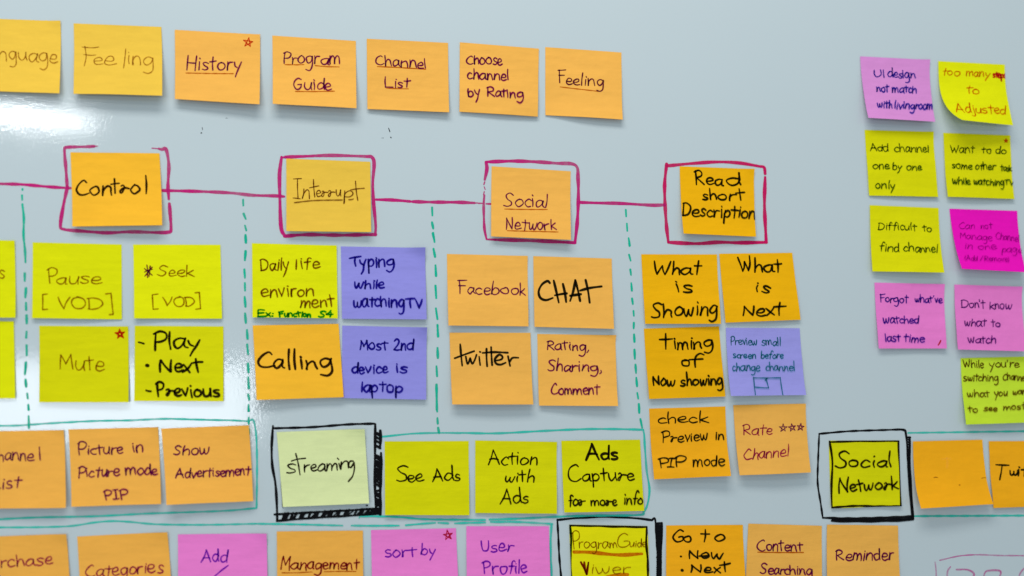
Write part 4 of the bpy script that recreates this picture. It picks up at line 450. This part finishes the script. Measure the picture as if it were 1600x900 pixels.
["periwinkle note with teal writing Preview small screen and a little sketch of a screen","blue2",[0.2512,0.0,1.41509],[[-0.03839,-0.0007,-0.0002],[0.03839,-0.0007,0.0002],[0.04174,-0.0067,-0.0656],[-0.03708,-0.0087,-0.06659]],2,[],[["w","Preview",[0.0555,0.2536],[0.3456,0.0043],[0.003,-0.071],1.7,0.846,"tealink"],["w","small",[0.4682,0.2577],[0.2512,0.0075],[0.004,-0.0716],1.6,0.846,"tealink"],["w","screen",[0.0769,0.4499],[0.2947,0.0002],[0.0035,-0.0599],1.6,0.846,"tealink"],["w","before",[0.4432,0.4502],[0.2999,0.0002],[0.0046,-0.0659],1.8,0.846,"tealink"],["w","change",[0.0566,0.64],[0.3597,-0.0038],[0.0055,-0.0759],1.7,0.846,"tealink"],["w","channel",[0.4974,0.6366],[0.3832,0.0018],[0.0061,-0.0711],1.9,0.846,"tealink"],["s",[[0.3222,0.731],[0.3203,0.8529],[0.3184,0.9877]],0.846,"tealink"],["s",[[0.3165,0.7391],[0.4876,0.743],[0.6797,0.7416]],0.846,"tealink"],["s",[[0.4868,0.7511],[0.4978,0.8138],[0.5095,0.89]],0.846,"tealink"],["s",[[0.5095,0.89],[0.4123,0.8835],[0.3279,0.8746]],0.846,"tealink"],["s",[[0.4719,0.7783],[0.4912,0.7566],[0.5173,0.7405]],0.846,"tealink"],["s",[[0.6803,0.7361],[0.6825,0.8563],[0.6856,1.0005]],0.846,"tealink"]]],
["golden note reading Interrupt in thin pen in the second red marker frame","gold",[-0.1745,0.0,1.56626],[[-0.03862,-0.001,2e-05],[0.03862,-0.001,-2e-05],[0.04053,-0.008,-0.06723],[-0.03669,-0.007,-0.06834]],2,[[1,0.01,0]],[["s",[[0.0823,0.2769],[0.1278,0.2729],[0.1772,0.2688]],0.772,"darkbrown"],["s",[[0.1317,0.2728],[0.1314,0.3985],[0.1371,0.5429]],0.772,"darkbrown"],["s",[[0.0779,0.5399],[0.1174,0.5435],[0.1647,0.5491]],0.772,"darkbrown"],["w","n",[0.1864,0.5369],[0.085,-0.0071],[0.0003,-0.1168],1.6,0.772,"darkbrown"],["s",[[0.32,0.2752],[0.3235,0.3922],[0.3349,0.5209]],0.772,"darkbrown"],["s",[[0.2719,0.3939],[0.3255,0.3781],[0.3852,0.362]],0.772,"darkbrown"],["w","e\u0159\u0159u",[0.3547,0.5133],[0.2888,-0.0132],[0.0004,-0.0892],1.6,0.772,"darkbrown"],["w","p",[0.6773,0.5275],[0.1062,-0.0126],[0.0008,-0.1091],1.6,0.772,"darkbrown"],["s",[[0.8198,0.2806],[0.8285,0.4231],[0.8453,0.5537]],0.772,"darkbrown"],["s",[[0.7584,0.4063],[0.8348,0.3895],[0.9255,0.3769]],0.772,"darkbrown"],["s",[[0.0937,0.6047],[0.3347,0.5679],[0.6631,0.5517]],0.772,"darkbrown"],["s",[[0.7372,0.5448],[0.7652,0.544],[0.7934,0.5337]],0.772,"darkbrown"]]],
["peach note reading Social Network, underlined, in the third red marker frame","peach",[0.01798,0.0,1.56545],[[-0.03867,-0.0004,0.00099],[0.03867,-0.0004,-0.00099],[0.03738,-0.0094,-0.06885],[-0.03931,-0.0064,-0.06722]],2,[],[["w","Social",[0.1568,0.5671],[0.5497,-0.024],[-0.0004,-0.1116],1.9,0.97,"maroon"],["s",[[0.1677,0.6006],[0.4334,0.5909],[0.7063,0.5745]],0.844,"rust"],["w","Network",[0.1886,0.8911],[0.6291,-0.0239],[0.0005,-0.1024],1.5,0.97,"maroon"],["s",[[0.2019,0.909],[0.5126,0.9021],[0.8389,0.8944]],0.844,"rust"]]],
["orange note reading Read short Description in the last red marker frame","orange",[0.20483,0.0,1.57347],[[-0.03846,-0.0007,-3e-05],[0.03846,-0.0007,3e-05],[0.03819,-0.0057,-0.06844],[-0.03759,-0.0087,-0.06782]],2,[],[["w","Rea",[0.1888,0.2538],[0.3933,-0.0004],[0.0029,-0.1088],1.8,1.455,"black"],["w","d",[0.6259,0.2611],[0.1911,-0.0079],[0.0025,-0.1151],1.65,1.455,"black"],["w","short",[0.2967,0.48],[0.5645,-0.0111],[0.0037,-0.09],1.9,1.455,"black"],["w","Description",[0.0062,0.7273],[0.9874,-0.0015],[0.0067,-0.1065],1.75,1.455,"black"]]],
["peach note cut off by the left edge in the teal frame, reading Channel List","peach2",[-0.43673,0.0,1.31623],[[-0.03775,-0.001,-0.00059],[0.03775,-0.001,0.00059],[0.04342,-0.008,-0.06632],[-0.03154,-0.008,-0.06621]],2,[],[["w","Channe",[0.1346,0.3839],[0.5232,0.0001],[0.0023,-0.0962],1.8,0.914,"maroon"],["s",[[0.7193,0.2146],[0.7206,0.306],[0.7247,0.3876]],0.914,"maroon"],["w","List",[0.2007,0.7447],[0.3211,-0.0089],[0.0003,-0.0899],1.75,0.914,"maroon"]]],
["peach note reading Picture in Picture mode PIP","peach2",[-0.35751,0.0,1.31824],[[-0.03806,-0.0004,-0.00092],[0.03806,-0.0004,0.00092],[0.04354,-0.0054,-0.06627],[-0.03154,-0.0074,-0.06755]],2,[],[["w","Picture",[0.0863,0.3362],[0.5029,-0.0007],[0.0037,-0.0916],1.7,1.018,"maroon"],["w","in",[0.6993,0.3244],[0.1121,-0.0013],[0.0034,-0.0872],1.6,1.018,"maroon"],["w","Picture",[0.0873,0.6284],[0.4573,-0.0058],[0.0023,-0.0858],1.7,1.018,"maroon"],["w","mode",[0.6069,0.6103],[0.3633,0.0075],[0.0026,-0.0862],1.5,1.018,"maroon"],["w","PIP",[0.357,0.9218],[0.2629,0.0051],[0.0012,-0.0659],1.75,1.018,"maroon"]]],
["peach note reading Show Advertisement beside the rounded end of the teal frame","peach2",[-0.27856,0.0,1.3193],[[-0.03827,-0.0007,-0.00148],[0.03827,-0.0007,0.00148],[0.04406,-0.0067,-0.06581],[-0.03009,-0.0107,-0.06762]],2,[[1,0.6,0.004]],[["w","Show",[0.116,0.3603],[0.4004,0.0013],[0.0055,-0.0856],1.55,1.045,"maroon"],["w","Advertisement",[0.1196,0.6641],[0.8694,-0.0082],[0.0042,-0.0794],1.65,1.045,"maroon"]]],
["peach note at the lower left corner reading Purchase with its start cut off","peach2",[-0.43021,0.0,1.2258],[[-0.03676,-0.001,-0.00083],[0.03676,-0.001,0.00083],[0.04374,-0.007,-0.06502],[-0.03031,-0.006,-0.06519]],2,[[1,0.3,0.002]],[["w","Purchase",[0.0227,0.4129],[0.7989,-0.0243],[0.0033,-0.0965],1.55,0.908,"maroon3"]]],
["peach note on the bottom edge reading Categories","peach2",[-0.34662,0.0,1.22529],[[-0.03826,-0.0004,-0.00136],[0.03826,-0.0004,0.00136],[0.04488,-0.0064,-0.06332],[-0.03178,-0.0054,-0.06567]],2,[[1,0.4,0.003]],[["w","Categories",[0.0653,0.5419],[0.8586,-0.0043],[0.004,-0.1023],1.6,0.935,"maroon3"]]],
["pink note reading Add on the bottom edge, left of Management","pink2",[-0.26106,0.0,1.2241],[[-0.03863,-0.0007,0.0002],[0.03863,-0.0007,-0.0002],[0.04136,-0.0067,-0.06613],[-0.03566,-0.0067,-0.06496]],2,[[1,0.3,0.003]],[["w","Add",[0.2557,0.3819],[0.3046,-0.0099],[0.0006,-0.0982],1.65,1.044,"purple"],["s",[[0.56,0.421],[0.487,0.4833],[0.4038,0.5646]],1.044,"purple"]]],
["pale yellow green note reading streaming in a heavy black drawn frame","pale",[-0.17625,0.0,1.31585],[[-0.0395,-0.001,-0.0014],[0.0395,-0.001,0.0014],[0.04479,-0.006,-0.06597],[-0.0323,-0.005,-0.06818]],2,[[1,0.34,0.004]],[["w","s",[0.076,0.5581],[0.1013,-0.0026],[0.0087,-0.1282],1.6,1.081,"black"],["s",[[0.1943,0.2985],[0.2131,0.4285],[0.2241,0.5823]],1.081,"black"],["s",[[0.1395,0.3953],[0.2104,0.3738],[0.3015,0.3656]],1.081,"black"],["w","ream",[0.2771,0.5477],[0.3789,-0.0095],[0.0057,-0.0888],1.6,1.081,"black"],["s",[[0.6782,0.4501],[0.6847,0.4851],[0.6949,0.5301]],1.081,"black"],["s",[[0.6653,0.38],[0.6811,0.4006]],1.081,"black"],["w","n",[0.6949,0.5301],[0.0908,-0.0156],[0.0054,-0.0939],1.6,1.081,"black"],["s",[[0.8441,0.4279],[0.8075,0.4312],[0.7913,0.49],[0.8159,0.5109],[0.8538,0.4458]],1.081,"black"],["s",[[0.8538,0.4458],[0.8533,0.5325],[0.8263,0.63],[0.7753,0.6966]],1.081,"black"]]],
["yellow note reading See Ads","yellow2",[-0.07912,0.0,1.3056],[[-0.03903,-0.0004,-0.0],[0.03903,-0.0004,0.0],[0.04013,-0.0044,-0.06806],[-0.03772,-0.0044,-0.06673]],2,[],[["w","S",[0.1373,0.5551],[0.1352,-0.0048],[0.0005,-0.0952],2.15,1.169,"black"],["w","ee",[0.2724,0.5553],[0.1883,-0.0097],[0.0006,-0.0951],1.6,1.169,"black"],["w","Ads",[0.564,0.5457],[0.3271,-0.0145],[0.0007,-0.0899],2.05,1.169,"black"]]],
["yellow note reading Action with Ads","yellow2",[0.00502,0.0,1.30527],[[-0.03894,-0.0007,0.00086],[0.03894,-0.0007,-0.00086],[0.03881,-0.0037,-0.06758],[-0.03844,-0.0037,-0.06604]],2,[],[["w","Action",[0.1622,0.3332],[0.5939,-0.017],[0.0,-0.1075],1.85,1.148,"black"],["w","with",[0.3693,0.5602],[0.3476,-0.0042],[0.0002,-0.0868],2,1.148,"black"],["w","Ads",[0.3,0.8755],[0.3401,-0.0202],[0.0006,-0.1011],2.0,1.148,"black"]]],
["yellow note reading Ads Capture for more info","yellow2",[0.08696,0.0,1.30581],[[-0.03861,-0.001,-0.00038],[0.03861,-0.001,0.00038],[0.0418,-0.004,-0.06679],[-0.03637,-0.006,-0.06694]],2,[],[["w","Ads",[0.3029,0.2687],[0.397,0.0069],[0.0034,-0.0937],2.2,1.903,"black"],["w","C",[0.0689,0.5698],[0.1566,0.003],[0.0042,-0.103],2.15,1.178,"black"],["w","aptu\u0159e",[0.2486,0.5733],[0.6482,-0.003],[0.0045,-0.1032],2.1,1.178,"black"],["w","fo\u0159",[0.0601,0.9069],[0.1994,0.0045],[0.0041,-0.0812],1.8,1.178,"black"],["w","mo\u0159e",[0.3308,0.9131],[0.3239,0.0073],[0.0042,-0.0764],1.6,1.178,"black"],["w","info",[0.7537,0.9022],[0.2295,0.0],[0.0046,-0.0768],2.3,1.178,"black"]]],
["orange note reading check Preview in PIP mode","orange2",[0.17326,0.0,1.33694],[[-0.03854,-0.0004,-0.00107],[0.03854,-0.0004,0.00107],[0.03938,-0.0114,-0.06502],[-0.03585,-0.0074,-0.06787]],2,[],[["w","check",[0.1154,0.212],[0.6576,0.0268],[0.0038,-0.0855],2.0,1.106,"black"],["w","P\u0159eview",[0.1357,0.4967],[0.6024,-0.015],[0.0053,-0.0847],1.7,1.106,"black"],["w","in",[0.857,0.478],[0.1001,0.0041],[0.0055,-0.0859],1.6,1.106,"black"],["w","P",[0.0659,0.8381],[0.1288,0.0058],[0.0069,-0.0832],1.8,1.106,"black"],["w","I",[0.1826,0.8351],[0.1033,0.0047],[0.0066,-0.0777],1.7,1.106,"black"],["w","P",[0.2858,0.8398],[0.1376,0.0007],[0.0073,-0.0833],1.75,1.106,"black"],["w","mode",[0.5199,0.8392],[0.4121,0.0103],[0.0087,-0.0947],1.6,1.106,"black"]]],
["peach note reading Rate, three small stars and Channel","peach",[0.25728,0.0,1.34007],[[-0.03747,-0.0007,-0.00079],[0.03747,-0.0007,0.00079],[0.03791,-0.0097,-0.06568],[-0.03467,-0.0097,-0.06788]],2,[],[["w","Rate",[0.1008,0.4339],[0.4073,0.0013],[0.0073,-0.0912],1.8,0.929,"maroon3"],["star",[0.6703,0.3507],[0.0557,0.0017],[0.0036,-0.0579],0.619,"maroon",0],["star",[0.7963,0.3457],[0.0559,0.0017],[0.0034,-0.058],0.619,"maroon",10],["star",[0.9141,0.3433],[0.0561,0.0017],[0.0033,-0.0582],0.619,"maroon",-6],["w","Channel",[0.0844,0.781],[0.6207,-0.0273],[0.011,-0.095],1.55,0.929,"maroon3"]]],
["deep orange note reading Management, underlined in two parts","peach2",[-0.17513,0.0,1.22509],[[-0.03852,-0.001,0.00029],[0.03852,-0.001,-0.00029],[0.0402,-0.006,-0.06581],[-0.0363,-0.006,-0.06529]],2,[],[["w","Management",[0.045,0.5127],[0.9118,0.0124],[0.0005,-0.0937],1.85,0.992,"crimson"],["s",[[0.0555,0.5571],[0.2255,0.5604],[0.407,0.5541]],0.744,"rust"],["s",[[0.5421,0.5543],[0.7186,0.5527],[0.9132,0.5565]],0.744,"rust"]]],
["pink note reading sort by with a crimson star","pink2",[-0.09012,0.0,1.2252],[[-0.03911,-0.0004,-0.00021],[0.03911,-0.0004,0.00021],[0.04251,-0.0064,-0.06718],[-0.03677,-0.0064,-0.06605]],2,[],[["w","sort",[0.1603,0.3768],[0.3656,-0.0015],[0.0019,-0.0949],1.6,1.106,"purple"],["w","by",[0.5744,0.3441],[0.1685,0.0213],[0.0025,-0.0871],1.7,1.106,"purple"],["star",[0.9004,0.0949],[0.0592,0.0015],[0.0022,-0.0677],0.85,"crimson2",8]]],
["pink note reading User Profile at the end of the bottom teal frame","pink2",[-0.00234,0.0,1.22632],[[-0.03904,-0.0007,0.00067],[0.03904,-0.0007,-0.00067],[0.04093,-0.0067,-0.06778],[-0.03822,-0.0067,-0.0667]],2,[],[["w","User",[0.1746,0.3481],[0.3953,-0.0102],[0.001,-0.0947],1.45,1.138,"purple"],["w","Profile",[0.1815,0.6392],[0.5345,-0.0041],[0.0016,-0.0981],1.7,1.138,"purple"]]],
["yellow note with thin brown Program Guide Viwer inside a black border","yellow3",[0.09446,0.0,1.22556],[[-0.03825,-0.001,0.00134],[0.03825,-0.001,-0.00134],[0.04085,-0.003,-0.0676],[-0.03557,-0.003,-0.0649]],2,[],[["s",[[0.0041,0.0101],[0.2662,0.0072],[0.6196,0.013],[0.9953,0.0105]],1.987,"black"],["s",[[0.0065,0.01],[0.0187,0.2019],[-0.0022,0.4607],[-0.0014,0.7942]],1.806,"blackgreen"],["s",[[0.9953,0.0105],[0.9749,0.2366],[0.9855,0.4976],[0.9772,0.783]],1.806,"black"],["w","P",[0.0204,0.352],[0.0936,-0.0093],[0.0037,-0.1035],2.3,0.759,"brown2"],["w","rogram",[0.1145,0.3297],[0.4821,-0.0134],[0.003,-0.0829],1.6,0.759,"brown2"],["w","G",[0.604,0.3084],[0.1516,-0.0026],[0.0034,-0.0887],2.1,0.759,"brown2"],["w","uide",[0.7631,0.2979],[0.2166,-0.0037],[0.0024,-0.0627],1.9,0.759,"brown2"],["s",[[0.0473,0.3825],[0.2529,0.3844],[0.6046,0.415],[0.9137,0.3945]],2.529,"rust2"],["s",[[0.1305,0.5257],[0.1691,0.6127],[0.1938,0.6945]],1.626,"brickred"],["s",[[0.1726,0.5251],[0.1784,0.6125],[0.1985,0.6945]],1.626,"brickred"],["s",[[0.2238,0.5295],[0.2159,0.612],[0.2033,0.6893]],1.445,"brickred"],["s",[[0.1938,0.6945],[0.2065,0.6121],[0.2287,0.5243]],1.084,"brickred"],["w","iwer",[0.2691,0.6833],[0.4856,-0.0165],[0.0038,-0.0927],1.6,0.759,"brown2"],["s",[[0.4502,0.7248],[0.5925,0.6999],[0.7229,0.6905]],2.348,"rust2"]]],
["orange note reading Go to, Now and Next as a dotted list","orange2",[0.18988,0.0,1.22406],[[-0.03838,-0.0004,0.00035],[0.03838,-0.0004,-0.00035],[0.04089,-0.0054,-0.067],[-0.03957,-0.0054,-0.06658]],2,[],[["w","G",[0.0882,0.2305],[0.133,0.0017],[-0.0,-0.0952],1.75,1.404,"black"],["w","o",[0.2264,0.2323],[0.0923,0.0012],[0.0007,-0.0954],1.6,1.404,"black"],["w","t",[0.4475,0.2267],[0.1135,0.0015],[0.0019,-0.0958],1.9,1.404,"black"],["w","o",[0.6282,0.2291],[0.1298,-0.004],[0.003,-0.1017],1.6,1.404,"black"],["s",[[0.1843,0.4365],[0.1918,0.4394]],1.925,"black"],["w","Now",[0.294,0.4619],[0.4347,0.0214],[0.0019,-0.089],1.35,1.404,"black"],["s",[[0.4216,0.4363],[0.4802,0.4372],[0.5314,0.4325]],1.604,"black"],["s",[[0.1974,0.6301],[0.206,0.633]],2.246,"black"],["w","Nex",[0.3138,0.6558],[0.3717,0.0214],[0.0026,-0.0826],1.35,1.404,"black"],["w","t",[0.6728,0.6769],[0.1349,-0.0111],[0.0052,-0.0997],1.6,1.404,"black"]]],
["peach note on the bottom edge reading Content Searching","peach",[0.27215,0.0,1.22307],[[-0.03793,-0.0007,0.00169],[0.03793,-0.0007,-0.00169],[0.03568,-0.0057,-0.06867],[-0.04279,-0.0057,-0.0653]],2,[],[["w","Content",[0.1309,0.3774],[0.6126,-0.0076],[-0.003,-0.0927],1.6,1.131,"maroon"],["s",[[0.1394,0.3996],[0.4444,0.3973],[0.7515,0.3893]],0.926,"rust"],["w","Searching",[0.1793,0.7049],[0.689,0.0045],[-0.001,-0.0831],1.6,1.131,"maroon"]]],
["peach note reading Reminder","peach",[0.35293,0.0,1.2214],[[-0.03756,-0.001,0.00111],[0.03756,-0.001,-0.00111],[0.03723,-0.006,-0.06798],[-0.04059,-0.006,-0.06584]],2,[],[["w","Reminder",[0.121,0.503],[0.8064,-0.0057],[0.0008,-0.0948],1.65,1.175,"maroon"]]],
["yellow note with black border reading Social Network, inside a doubled black frame","yellow2",[0.35639,0.0,1.30437],[[-0.03768,-0.0004,1e-05],[0.03768,-0.0004,-1e-05],[0.03728,-0.0024,-0.06482],[-0.03682,-0.0024,-0.06606]],2,[],[["s",[[0.0098,0.0224],[0.2852,0.0129],[0.6778,0.0093],[0.9943,0.0109]],1.578,"black"],["s",[[0.0102,0.0059],[0.0429,0.3083],[0.0202,0.6356],[0.0062,0.9875]],1.775,"black"],["s",[[0.9864,0.0052],[0.9899,0.2655],[1.0012,0.5474],[0.9875,1.0498]],1.775,"black"],["s",[[0.0062,0.9875],[0.3298,0.9742],[0.6464,0.9906],[1.0058,1.0004]],1.578,"black"],["w","S",[0.0786,0.4047],[0.1954,0.0116],[0.0035,-0.1041],2.3,1.479,"black"],["w","ocial",[0.2746,0.3998],[0.5927,-0.001],[0.0033,-0.1048],2.3,1.479,"black"],["w","Netwo\u0159k",[0.1157,0.7796],[0.8472,-0.0426],[0.0048,-0.1088],1.9,1.479,"black"]]],
["orange note with no writing, only faint smudges, curling up from the board","orange2",[0.44608,0.0,1.30401],[[-0.03799,-0.0016,-0.0007],[0.03799,-0.0016,0.0007],[0.04073,-0.0136,-0.06247],[-0.03934,-0.0156,-0.06519]],2.4,[],[["s",[[0.4701,0.2722],[0.4756,0.3383],[0.4633,0.4147]],2.228,"palesmudge"],["s",[[0.3958,0.2867],[0.475,0.2782],[0.5269,0.2858]],1.215,"palesmudge"],["s",[[0.6022,0.6896],[0.6081,0.6926]],1.62,"smudge"],["s",[[0.2651,0.5636],[0.2913,0.5592],[0.3213,0.5662]],0.81,"smudge"],["s",[[0.9317,0.6057],[0.9725,0.5962],[1.0041,0.6091]],0.81,"smudge"]]],
["orange note cut off by the right edge, its word beginning Twit","orange2",[0.53107,0.0,1.30304],[[-0.03955,-0.001,5e-05],[0.03955,-0.001,-5e-05],[0.03861,-0.005,-0.06511],[-0.0385,-0.005,-0.06657]],2,[],[["w","T",[0.0708,0.5689],[0.1842,0.0044],[0.0068,-0.094],2.3,1.454,"black"],["w","w",[0.2768,0.5264],[0.1052,0.0079],[0.0056,-0.0837],1.6,1.454,"black"],["w","itter",[0.3926,0.5346],[0.476,0.0108],[0.0058,-0.0896],1.7,1.454,"black"]]],
]
COLS, ROWS, THICK = 22, 24, 0.00011
PART = {'rust': 'underline', 'rust2': 'underline', 'orangered': 'star', 'crimson2': 'star', 'palesmudge': 'smudge', 'smudge': 'smudge'}
for idx, (label, kind, org, corners, pw, peel_, items) in enumerate(NOTES):
    rnd = random.Random(100 + idx)
    note = empty('sticky_note', org, label, 'sticky note', 'sticky notes stuck on the whiteboard')
    peel = peel_ or ([(1, rnd.uniform(0.15, 0.3), rnd.uniform(0.0005, 0.002))] if rnd.random() < 0.4 else [])
    TL, TR, BR, BL = [Vector(c) for c in corners]
    wa, wb, wc = rnd.uniform(-1, 1), rnd.uniform(-1, 1), rnd.uniform(-1, 1)
    ph = rnd.uniform(0, 6.28)
    def sheet(u, v, off=0.0):
        """point on the sheet: stuck along its top, springing away from the board lower down"""
        top = TL + (TR - TL) * u; bot = BL + (BR - BL) * u
        e = max(v, 0.0)
        free = max(0.0, v - 0.12)
        y = top.y + (bot.y - top.y) * e ** pw
        y -= 0.0011 * free * (wa * math.sin(3.0 * u + ph) + 0.6 * wb * math.sin(6.3 * u + 2.5 * v + ph)) + 0.0009 * free * wc * math.sin(8 * v + ph) - 0.0002 * free
        dx = 0.0
        for cu, size, amt in peel:                       # a top corner that has come unstuck
            if cu == 2:                                  # lower left corner curling over
                k = e ** size * max(0.0, 1 - u) ** 1.5
                dx += amt * k; y -= amt * 0.8 * k
                continue
            d = max(0.0, 1 - (1 - u if cu else u) / size - e / size)
            y -= amt * d * d
        y = min(y, -0.0002)
        return (top.x + (bot.x - top.x) * v + dx, y - off, top.z + (bot.z - top.z) * v)
    V = []; F = []
    for side in (0, 1):
        for j in range(ROWS + 1):
            for i in range(COLS + 1):
                p_ = sheet(i / COLS, j / ROWS)
                V.append((p_[0], p_[1] + THICK * side, p_[2]))
    W1 = COLS + 1; NS = W1 * (ROWS + 1)
    for j in range(ROWS):
        for i in range(COLS):
            a = j * W1 + i
            F.append((a, a + W1, a + W1 + 1, a + 1)); F.append((NS + a, NS + a + 1, NS + a + W1 + 1, NS + a + W1))
    ring = [i for i in range(W1)] + [j * W1 + COLS for j in range(1, ROWS + 1)] + [ROWS * W1 + i for i in range(COLS - 1, -1, -1)] + [j * W1 for j in range(ROWS - 1, 0, -1)]
    nF = len(F)
    rim = len(V)
    for a in ring: V.append(V[a]); V.append(V[NS + a])
    K = len(ring)
    for k in range(K):
        a, b = rim + 2 * k, rim + 2 * ((k + 1) % K)
        F.append((a, b, b + 1, a + 1))
    sh = mesh_object('sheet', V, F, paper[kind], note)
    flags = [True] * nF + [False] * (len(F) - nF)
    sh.data.polygons.foreach_set('use_smooth', flags)
    wmm = (TR - TL).length * 1000; hmm = abs(TL.z - BL.z) * 1000
    ribbons = {}
    solo = 0
    def rib(ink, part, k=0):
        key = (ink, part, k)
        if key not in ribbons:
            r = Ribbon(lambda x, y, h: sheet(min(1.0, max(0.0, x / wmm)), min(1.0, max(0.0, y / hmm)), 0.00004 + h / 1000), rnd)
            r.h = 0.01 * len(ribbons)
            ribbons[key] = r
        return ribbons[key]
    for it in items:
        if it[0] == 'w':
            _, text, a, ex, ey, asc, wd, ink = it
            r = rib(ink, 'handwriting')
            for s_ in word_strokes(text, asc, rnd):
                pts = [((a[0] + ex[0] * x + ey[0] * y) * wmm, (a[1] + ex[1] * x + ey[1] * y) * hmm) for x, y in s_]
                if min(q_[0] for q_ in pts) > wmm or max(q_[0] for q_ in pts) < 0: continue
                r.stroke(pts, wd)
        elif it[0] == 's':
            _, pts, wd, ink = it
            part = PART.get(ink, 'handwriting')
            if part != 'handwriting': solo += 1
            r = rib(ink, part, solo if part != 'handwriting' else 0)
            r.stroke([(a * wmm, b * hmm) for a, b in pts], wd)
        elif it[0] == 'star':
            _, a, ex, ey, wd, ink, rot = it
            r = rib(ink, 'star')
            P5 = []
            for k in range(6):
                t = math.radians(90 + rot + 144 * k); q = rnd.uniform(0.9, 1.1)
                P5.append((a[0] + ex[0] * math.cos(t) * q + ey[0] * math.sin(t) * q, a[1] + ex[1] * math.cos(t) * q + ey[1] * math.sin(t) * q))
            for a1, b1 in zip(P5, P5[1:]):
                r.stroke([(a1[0] * wmm, a1[1] * hmm), (b1[0] * wmm, b1[1] * hmm)], wd)
    for (ink, part, k_), r in ribbons.items():
        if r.v: r.build(part, pen(ink, kind), note)
